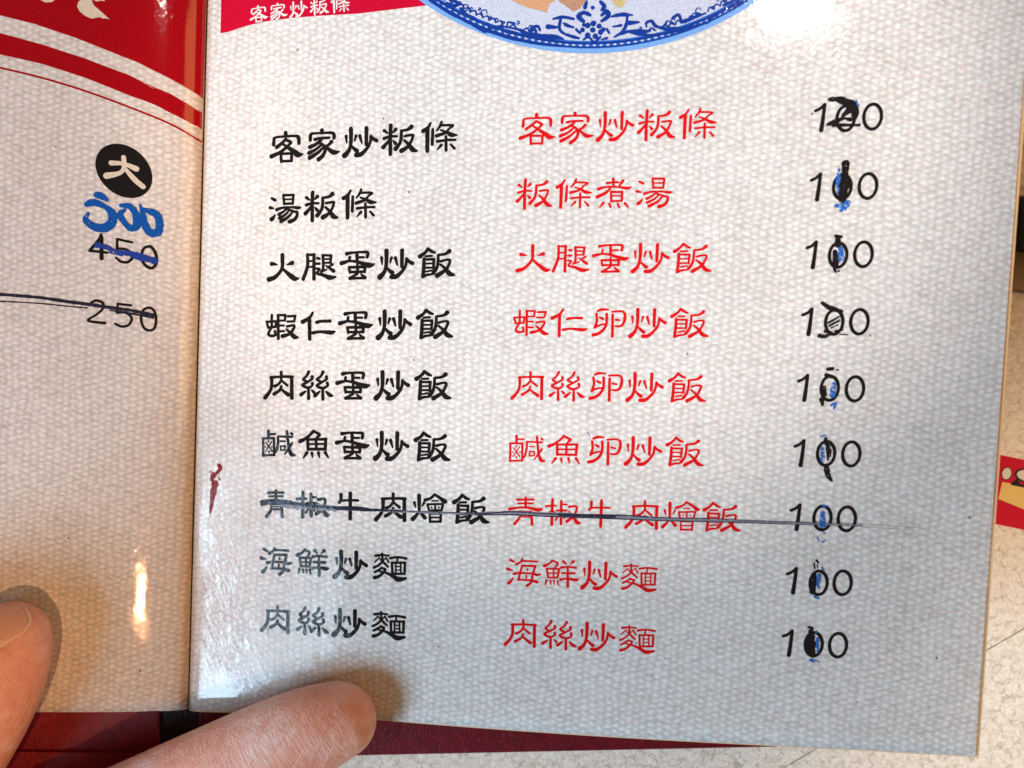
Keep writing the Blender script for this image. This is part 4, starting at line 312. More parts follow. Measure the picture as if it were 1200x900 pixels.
"dashes":[[[172.133,145.842],[172.103,145.628],[172.072,145.415],[172.04,145.201],[172.439,145.117],[172.471,145.332],[172.502,145.546],[172.533,145.761]],[[171.899,144.319],[171.863,144.106],[171.826,143.894],[171.788,143.681],[172.186,143.588],[172.224,143.801],[172.261,144.015],[172.298,144.229]],[[171.624,142.804],[171.582,142.592],[171.54,142.381],[171.496,142.17],[171.893,142.067],[171.936,142.279],[171.979,142.492],[172.021,142.704]],[[171.308,141.297],[171.261,141.087],[171.212,140.877],[171.163,140.667],[171.558,140.555],[171.607,140.766],[171.656,140.977],[171.703,141.189]],[[170.951,139.8],[170.898,139.591],[170.844,139.382],[170.79,139.174],[171.182,139.053],[171.237,139.262],[171.291,139.472],[171.345,139.682]],[[170.554,138.313],[170.496,138.106],[170.436,137.899],[170.376,137.692],[170.766,137.562],[170.826,137.77],[170.886,137.978],[170.946,138.187]],[[170.117,136.838],[170.052,136.632],[169.987,136.427],[169.921,136.222],[170.309,136.082],[170.375,136.289],[170.441,136.495],[170.506,136.702]],[[169.639,135.374],[169.569,135.171],[169.498,134.967],[169.427,134.764],[169.812,134.616],[169.884,134.82],[169.955,135.025],[170.025,135.23]],[[169.122,133.924],[169.046,133.722],[168.97,133.521],[168.893,133.319],[169.274,133.162],[169.352,133.365],[169.429,133.568],[169.505,133.771]],[[168.565,132.488],[168.483,132.288],[168.402,132.089],[168.319,131.889],[168.697,131.724],[168.781,131.924],[168.863,132.125],[168.945,132.326]],[[167.968,131.067],[167.881,130.869],[167.794,130.672],[167.706,130.475],[168.081,130.3],[168.169,130.499],[168.257,130.697],[168.345,130.896]],[[167.332,129.661],[167.24,129.466],[167.147,129.271],[167.054,129.076],[167.425,128.893],[167.519,129.089],[167.612,129.285],[167.705,129.482]],[[166.658,128.273],[166.56,128.08],[166.462,127.887],[166.363,127.694],[166.73,127.503],[166.83,127.696],[166.929,127.89],[167.027,128.085]],[[165.945,126.901],[165.842,126.711],[165.738,126.52],[165.634,126.331],[165.997,126.13],[166.102,126.321],[166.206,126.513],[166.309,126.705]],[[165.193,125.548],[165.085,125.36],[164.976,125.173],[164.866,124.985],[165.225,124.777],[165.335,124.965],[165.445,125.154],[165.554,125.343]],[[164.404,124.214],[164.291,124.029],[164.177,123.844],[164.062,123.66],[164.416,123.443],[164.531,123.629],[164.646,123.814],[164.76,124.001]],[[163.578,122.9],[163.459,122.718],[163.34,122.536],[163.22,122.354],[163.569,122.13],[163.689,122.312],[163.81,122.495],[163.929,122.679]],[[162.714,121.607],[162.59,121.428],[162.466,121.249],[162.341,121.07],[162.685,120.837],[162.811,121.017],[162.936,121.197],[163.06,121.377]],[[161.814,120.336],[161.685,120.159],[161.556,119.984],[161.426,119.808],[161.764,119.567],[161.895,119.744],[162.026,119.921],[162.155,120.098]],[[160.878,119.087],[160.744,118.914],[160.61,118.741],[160.474,118.569],[160.808,118.32],[160.944,118.494],[161.079,118.667],[161.214,118.841]],[[159.907,117.861],[159.768,117.692],[159.628,117.522],[159.488,117.354],[159.815,117.097],[159.956,117.267],[160.097,117.437],[160.236,117.608]],[[158.9,116.66],[158.756,116.494],[158.612,116.328],[158.467,116.163],[158.788,115.899],[158.934,116.065],[159.079,116.232],[159.224,116.399]],[[157.858,115.483],[157.71,115.321],[157.561,115.158],[157.411,114.997],[157.726,114.725],[157.877,114.888],[158.027,115.051],[158.176,115.215]],[[156.783,114.332],[156.63,114.173],[156.476,114.015],[156.321,113.857],[156.63,113.578],[156.786,113.737],[156.94,113.897],[157.095,114.057]],[[155.674,113.208],[155.516,113.053],[155.358,112.898],[155.199,112.744],[155.501,112.458],[155.661,112.613],[155.82,112.769],[155.979,112.925]],[[154.532,112.111],[154.37,111.96],[154.207,111.809],[154.043,111.658],[154.338,111.366],[154.503,111.517],[154.667,111.669],[154.831,111.821]],[[153.358,111.042],[153.191,110.894],[153.024,110.748],[152.856,110.601],[153.144,110.302],[153.313,110.449],[153.482,110.597],[153.65,110.745]],[[152.152,110.001],[151.981,109.858],[151.809,109.715],[151.637,109.573],[151.918,109.267],[152.091,109.41],[152.264,109.554],[152.437,109.698]],[[150.915,108.99],[150.74,108.851],[150.564,108.713],[150.387,108.575],[150.661,108.262],[150.839,108.401],[151.016,108.54],[151.192,108.681]],[[149.648,108.01],[149.468,107.875],[149.288,107.74],[149.107,107.607],[149.373,107.288],[149.555,107.422],[149.737,107.558],[149.918,107.693]],[[148.351,107.06],[148.167,106.929],[147.983,106.799],[147.798,106.67],[148.056,106.345],[148.242,106.475],[148.428,106.606],[148.613,106.737]],[[147.025,106.141],[146.837,106.015],[146.649,105.89],[146.46,105.765],[146.71,105.434],[146.9,105.56],[147.09,105.686],[147.279,105.813]],[[145.671,105.255],[145.479,105.133],[145.287,105.013],[145.094,104.892],[145.336,104.556],[145.53,104.677],[145.724,104.798],[145.917,104.921]],[[144.289,104.401],[144.093,104.285],[143.897,104.169],[143.701,104.053],[143.935,103.711],[144.132,103.827],[144.33,103.944],[144.527,104.062]],[[142.88,103.582],[142.681,103.47],[142.481,103.358],[142.281,103.247],[142.506,102.9],[142.708,103.011],[142.909,103.123],[143.109,103.236]],[[141.446,102.796],[141.243,102.689],[141.039,102.582],[140.835,102.476],[141.052,102.123],[141.257,102.23],[141.462,102.337],[141.666,102.445]],[[139.985,102.045],[139.779,101.942],[139.572,101.841],[139.365,101.74],[139.573,101.382],[139.781,101.484],[139.989,101.586],[140.197,101.689]],[[138.501,101.329],[138.291,101.232],[138.081,101.135],[137.87,101.039],[138.069,100.676],[138.281,100.773],[138.493,100.87],[138.704,100.968]],[[136.993,100.649],[136.78,100.557],[136.566,100.465],[136.352,100.374],[136.542,100.007],[136.757,100.099],[136.972,100.191],[137.186,100.284]],[[135.462,100.006],[135.245,99.918],[135.029,99.832],[134.812,99.746],[134.992,99.375],[135.211,99.461],[135.429,99.548],[135.646,99.636]],[[133.909,99.399],[133.689,99.317],[133.47,99.236],[133.25,99.155],[133.421,98.78],[133.642,98.861],[133.863,98.942],[134.084,99.025]],[[132.334,98.83],[132.112,98.753],[131.89,98.677],[131.667,98.602],[131.829,98.223],[132.053,98.298],[132.276,98.375],[132.5,98.452]],[[130.74,98.299],[130.515,98.228],[130.29,98.157],[130.065,98.087],[130.216,97.704],[130.443,97.774],[130.67,97.845],[130.896,97.917]],[[129.126,97.806],[128.899,97.74],[128.671,97.675],[128.443,97.611],[128.585,97.224],[128.814,97.289],[129.043,97.354],[129.272,97.421]],[[127.494,97.352],[127.264,97.292],[127.034,97.232],[126.803,97.173],[126.935,96.783],[127.167,96.843],[127.399,96.903],[127.63,96.964]],[[125.844,96.938],[125.612,96.883],[125.38,96.829],[125.147,96.776],[125.268,96.383],[125.503,96.436],[125.737,96.491],[125.97,96.546]],[[124.178,96.563],[123.944,96.514],[123.709,96.465],[123.474,96.418],[123.585,96.022],[123.822,96.07],[124.058,96.119],[124.294,96.168]],[[122.496,96.228],[122.26,96.185],[122.023,96.142],[121.786,96.1],[121.887,95.702],[122.126,95.744],[122.364,95.787],[122.602,95.831]],[[120.8,95.934],[120.562,95.896],[120.323,95.859],[120.084,95.823],[120.174,95.422],[120.415,95.459],[120.655,95.497],[120.895,95.535]],[[119.09,95.681],[118.85,95.649],[118.609,95.617],[118.368,95.587],[118.448,95.184],[118.691,95.215],[118.933,95.247],[119.175,95.279]],[[117.367,95.469],[117.125,95.442],[116.883,95.417],[116.64,95.392],[116.71,94.988],[116.954,95.013],[117.198,95.039],[117.441,95.065]],[[115.633,95.298],[115.39,95.278],[115.146,95.258],[114.902,95.239],[114.96,94.833],[115.206,94.852],[115.451,94.872],[115.696,94.893]],[[113.888,95.169],[113.643,95.154],[113.398,95.141],[113.153,95.127],[113.2,94.72],[113.447,94.734],[113.694,94.748],[113.941,94.763]],[[112.134,95.082],[111.888,95.073],[111.641,95.065],[111.395,95.058],[111.431,94.65],[111.68,94.657],[111.928,94.666],[112.175,94.675]],[[110.371,95.037],[110.124,95.034],[109.876,95.032],[109.628,95.031],[109.654,94.622],[109.904,94.624],[110.153,94.626],[110.402,94.629]],[[108.601,95.035],[108.352,95.038],[108.104,95.042],[107.855,95.046],[107.87,94.637],[108.12,94.633],[108.37,94.629],[108.62,94.626]],[[106.824,95.075],[106.575,95.084],[106.326,95.094],[106.076,95.104],[106.08,94.695],[106.331,94.685],[106.582,94.675],[106.832,94.666]],[[105.042,95.158],[104.792,95.173],[104.542,95.189],[104.292,95.205],[104.285,94.796],[104.537,94.779],[104.788,94.764],[105.039,94.748]],[[103.256,95.283],[103.006,95.304],[102.755,95.326],[102.505,95.349],[102.486,94.94],[102.738,94.917],[102.99,94.895],[103.242,94.874]],[[101.467,95.452],[101.216,95.479],[100.966,95.507],[100.715,95.535],[100.685,95.127],[100.937,95.098],[101.189,95.071],[101.442,95.043]],[[99.676,95.663],[99.425,95.696],[99.174,95.73],[98.923,95.765],[98.882,95.358],[99.134,95.323],[99.387,95.289],[99.639,95.256]],[[97.884,95.918],[97.633,95.957],[97.382,95.997],[97.132,96.037],[97.079,95.631],[97.331,95.591],[97.584,95.55],[97.836,95.511]],[[96.093,96.215],[95.842,96.26],[95.591,96.306],[95.34,96.353],[95.276,95.948],[95.529,95.901],[95.781,95.855],[96.033,95.81]],[[94.303,96.556],[94.052,96.607],[93.802,96.659],[93.551,96.711],[93.476,96.309],[93.728,96.256],[93.98,96.203],[94.232,96.152]],[[92.515,96.939],[92.265,96.996],[92.015,97.054],[91.765,97.113],[91.678,96.712],[91.93,96.653],[92.181,96.595],[92.433,96.537]],[[90.732,97.365],[90.482,97.428],[90.233,97.492],[89.984,97.557],[89.885,97.158],[90.136,97.093],[90.387,97.029],[90.638,96.966]],[[88.953,97.834],[88.704,97.903],[88.456,97.973],[88.208,98.043],[88.098,97.648],[88.348,97.577],[88.598,97.506],[88.848,97.437]],[[87.181,98.345],[86.933,98.42],[86.686,98.496],[86.438,98.573],[86.317,98.18],[86.566,98.103],[86.815,98.027],[87.064,97.951]],[[85.415,98.899],[85.169,98.98],[84.923,99.062],[84.677,99.144],[84.544,98.755],[84.792,98.672],[85.04,98.589],[85.288,98.508]],[[83.659,99.495],[83.414,99.582],[83.169,99.669],[82.924,99.758],[82.78,99.372],[83.026,99.283],[83.273,99.195],[83.52,99.107]],[[81.912,100.133],[81.668,100.225],[81.425,100.319],[81.182,100.413],[81.026,100.031],[81.271,99.936],[81.516,99.842],[81.761,99.749]],[[80.176,100.812],[79.934,100.91],[79.692,101.01],[79.451,101.11],[79.284,100.731],[79.527,100.631],[79.771,100.531],[80.014,100.432]],[[78.452,101.533],[78.212,101.637],[77.972,101.742],[77.732,101.847],[77.554,101.474],[77.796,101.367],[78.037,101.262],[78.279,101.157]],[[76.742,102.294],[76.504,102.404],[76.266,102.515],[76.028,102.626],[75.839,102.257],[76.078,102.145],[76.318,102.033],[76.558,101.923]],[[75.046,103.096],[74.81,103.212],[74.574,103.328],[74.338,103.445],[74.138,103.081],[74.375,102.963],[74.613,102.846],[74.851,102.73]],[[73.366,103.939],[73.132,104.06],[72.898,104.182],[72.665,104.304],[72.454,103.945],[72.689,103.822],[72.924,103.699],[73.159,103.577]],[[71.703,104.821],[71.471,104.947],[71.24,105.075],[71.009,105.203],[70.787,104.849],[71.02,104.72],[71.252,104.592],[71.485,104.465]],[[70.058,105.742],[69.829,105.874],[69.6,106.007],[69.372,106.14],[69.139,105.792],[69.369,105.658],[69.599,105.524],[69.829,105.391]],[[68.432,106.702],[68.206,106.839],[67.98,106.977],[67.755,107.116],[67.511,106.774],[67.738,106.634],[67.965,106.495],[68.193,106.357]],[[66.826,107.7],[66.603,107.842],[66.381,107.986],[66.159,108.13],[65.904,107.794],[66.128,107.649],[66.352,107.505],[66.577,107.361]],[[65.243,108.735],[65.023,108.883],[64.804,109.032],[64.585,109.181],[64.32,108.852],[64.54,108.702],[64.761,108.552],[64.982,108.403]],[[63.682,109.808],[63.466,109.961],[63.25,110.114],[63.034,110.269],[62.759,109.946],[62.976,109.791],[63.193,109.636],[63.411,109.482]],[[62.146,110.916],[61.933,111.074],[61.72,111.233],[61.508,111.392],[61.222,111.077],[61.436,110.917],[61.65,110.757],[61.865,110.598]],[[60.634,112.06],[60.425,112.223],[60.216,112.387],[60.008,112.551],[59.712,112.243],[59.922,112.078],[60.132,111.913],[60.343,111.749]],[[59.15,113.239],[58.944,113.407],[58.739,113.576],[58.534,113.745],[58.228,113.444],[58.434,113.274],[58.641,113.105],[58.848,112.936]],[[57.692,114.452],[57.49,114.625],[57.289,114.798],[57.089,114.972],[56.773,114.679],[56.975,114.504],[57.178,114.33],[57.381,114.157]],[[56.263,115.699],[56.066,115.876],[55.869,116.053],[55.672,116.232],[55.347,115.947],[55.545,115.768],[55.744,115.589],[55.943,115.411]],[[54.865,116.977],[54.671,117.159],[54.478,117.341],[54.286,117.524],[53.952,117.248],[54.145,117.064],[54.339,116.88],[54.534,116.698]],[[53.497,118.287],[53.308,118.473],[53.119,118.66],[52.932,118.847],[52.588,118.579],[52.777,118.391],[52.967,118.203],[53.157,118.016]],[[52.161,119.628],[51.976,119.818],[51.792,120.009],[51.609,120.2],[51.257,119.942],[51.441,119.749],[51.626,119.557],[51.812,119.366]],[[50.858,120.999],[50.678,121.193],[50.499,121.388],[50.321,121.583],[49.959,121.333],[50.139,121.137],[50.319,120.941],[50.5,120.745]],[[49.589,122.398],[49.414,122.596],[49.24,122.795],[49.066,122.994],[48.696,122.754],[48.871,122.553],[49.046,122.353],[49.222,122.154]],[[48.355,123.825],[48.185,124.027],[48.016,124.23],[47.848,124.433],[47.469,124.201],[47.639,123.997],[47.809,123.793],[47.98,123.59]],[[47.158,125.279],[46.993,125.485],[46.829,125.691],[46.666,125.897],[46.279,125.676],[46.443,125.468],[46.609,125.26],[46.774,125.053]],[[45.997,126.758],[45.838,126.967],[45.679,127.177],[45.521,127.387],[45.127,127.175],[45.286,126.964],[45.445,126.753],[45.606,126.543]],[[44.875,128.262],[44.721,128.475],[44.567,128.688],[44.415,128.901],[44.013,128.699],[44.167,128.485],[44.321,128.27],[44.476,128.057]],[[43.791,129.79],[43.643,130.006],[43.495,130.222],[43.348,130.438],[42.939,130.247],[43.087,130.029],[43.236,129.811],[43.385,129.594]],[[42.748,131.34],[42.605,131.558],[42.463,131.778],[42.322,131.997],[41.905,131.816],[42.048,131.595],[42.191,131.374],[42.335,131.154]],[[41.745,132.911],[41.608,133.132],[41.472,133.354],[41.337,133.577],[40.913,133.406],[41.05,133.182],[41.187,132.959],[41.325,132.736]],[[40.784,134.502],[40.653,134.726],[40.523,134.951],[40.393,135.176],[39.964,135.016],[40.094,134.789],[40.225,134.563],[40.357,134.337]],[[39.866,136.112],[39.741,136.338],[39.616,136.565],[39.493,136.793],[39.057,136.644],[39.181,136.415],[39.306,136.186],[39.432,135.958]],[[38.991,137.739],[38.872,137.968],[38.753,138.198],[38.636,138.427],[38.194,138.289],[38.312,138.058],[38.431,137.827],[38.551,137.596]],[[38.159,139.383],[38.046,139.614],[37.934,139.846],[37.823,140.077],[37.376,139.95],[37.488,139.717],[37.6,139.484],[37.714,139.251]],[[37.373,141.041],[37.266,141.275],[37.16,141.508],[37.056,141.742],[36.603,141.626],[36.708,141.391],[36.815,141.155],[36.922,140.92]],[[36.631,142.714],[36.531,142.949],[36.432,143.184],[36.333,143.42],[35.876,143.315],[35.975,143.078],[36.074,142.841],[36.175,142.604]],[[35.936,144.399],[35.842,144.636],[35.749,144.873],[35.658,145.11],[35.195,145.016],[35.287,144.777],[35.381,144.539],[35.475,144.3]],[[35.287,146.095],[35.2,146.333],[35.114,146.572],[35.028,146.81],[34.561,146.728],[34.647,146.488],[34.734,146.248],[34.822,146.008]],[[34.685,147.801],[34.605,148.04],[34.525,148.28],[34.446,148.52],[33.976,148.449],[34.055,148.208],[34.135,147.966],[34.216,147.725]],[[34.131,149.515],[34.057,149.756],[33.984,149.997],[33.912,150.238],[33.438,150.178],[33.51,149.936],[33.584,149.693],[33.658,149.451]],[[33.625,151.237],[33.558,151.478],[33.492,151.72],[33.427,151.962],[32.949,151.914],[33.014,151.671],[33.081,151.427],[33.148,151.184]]],
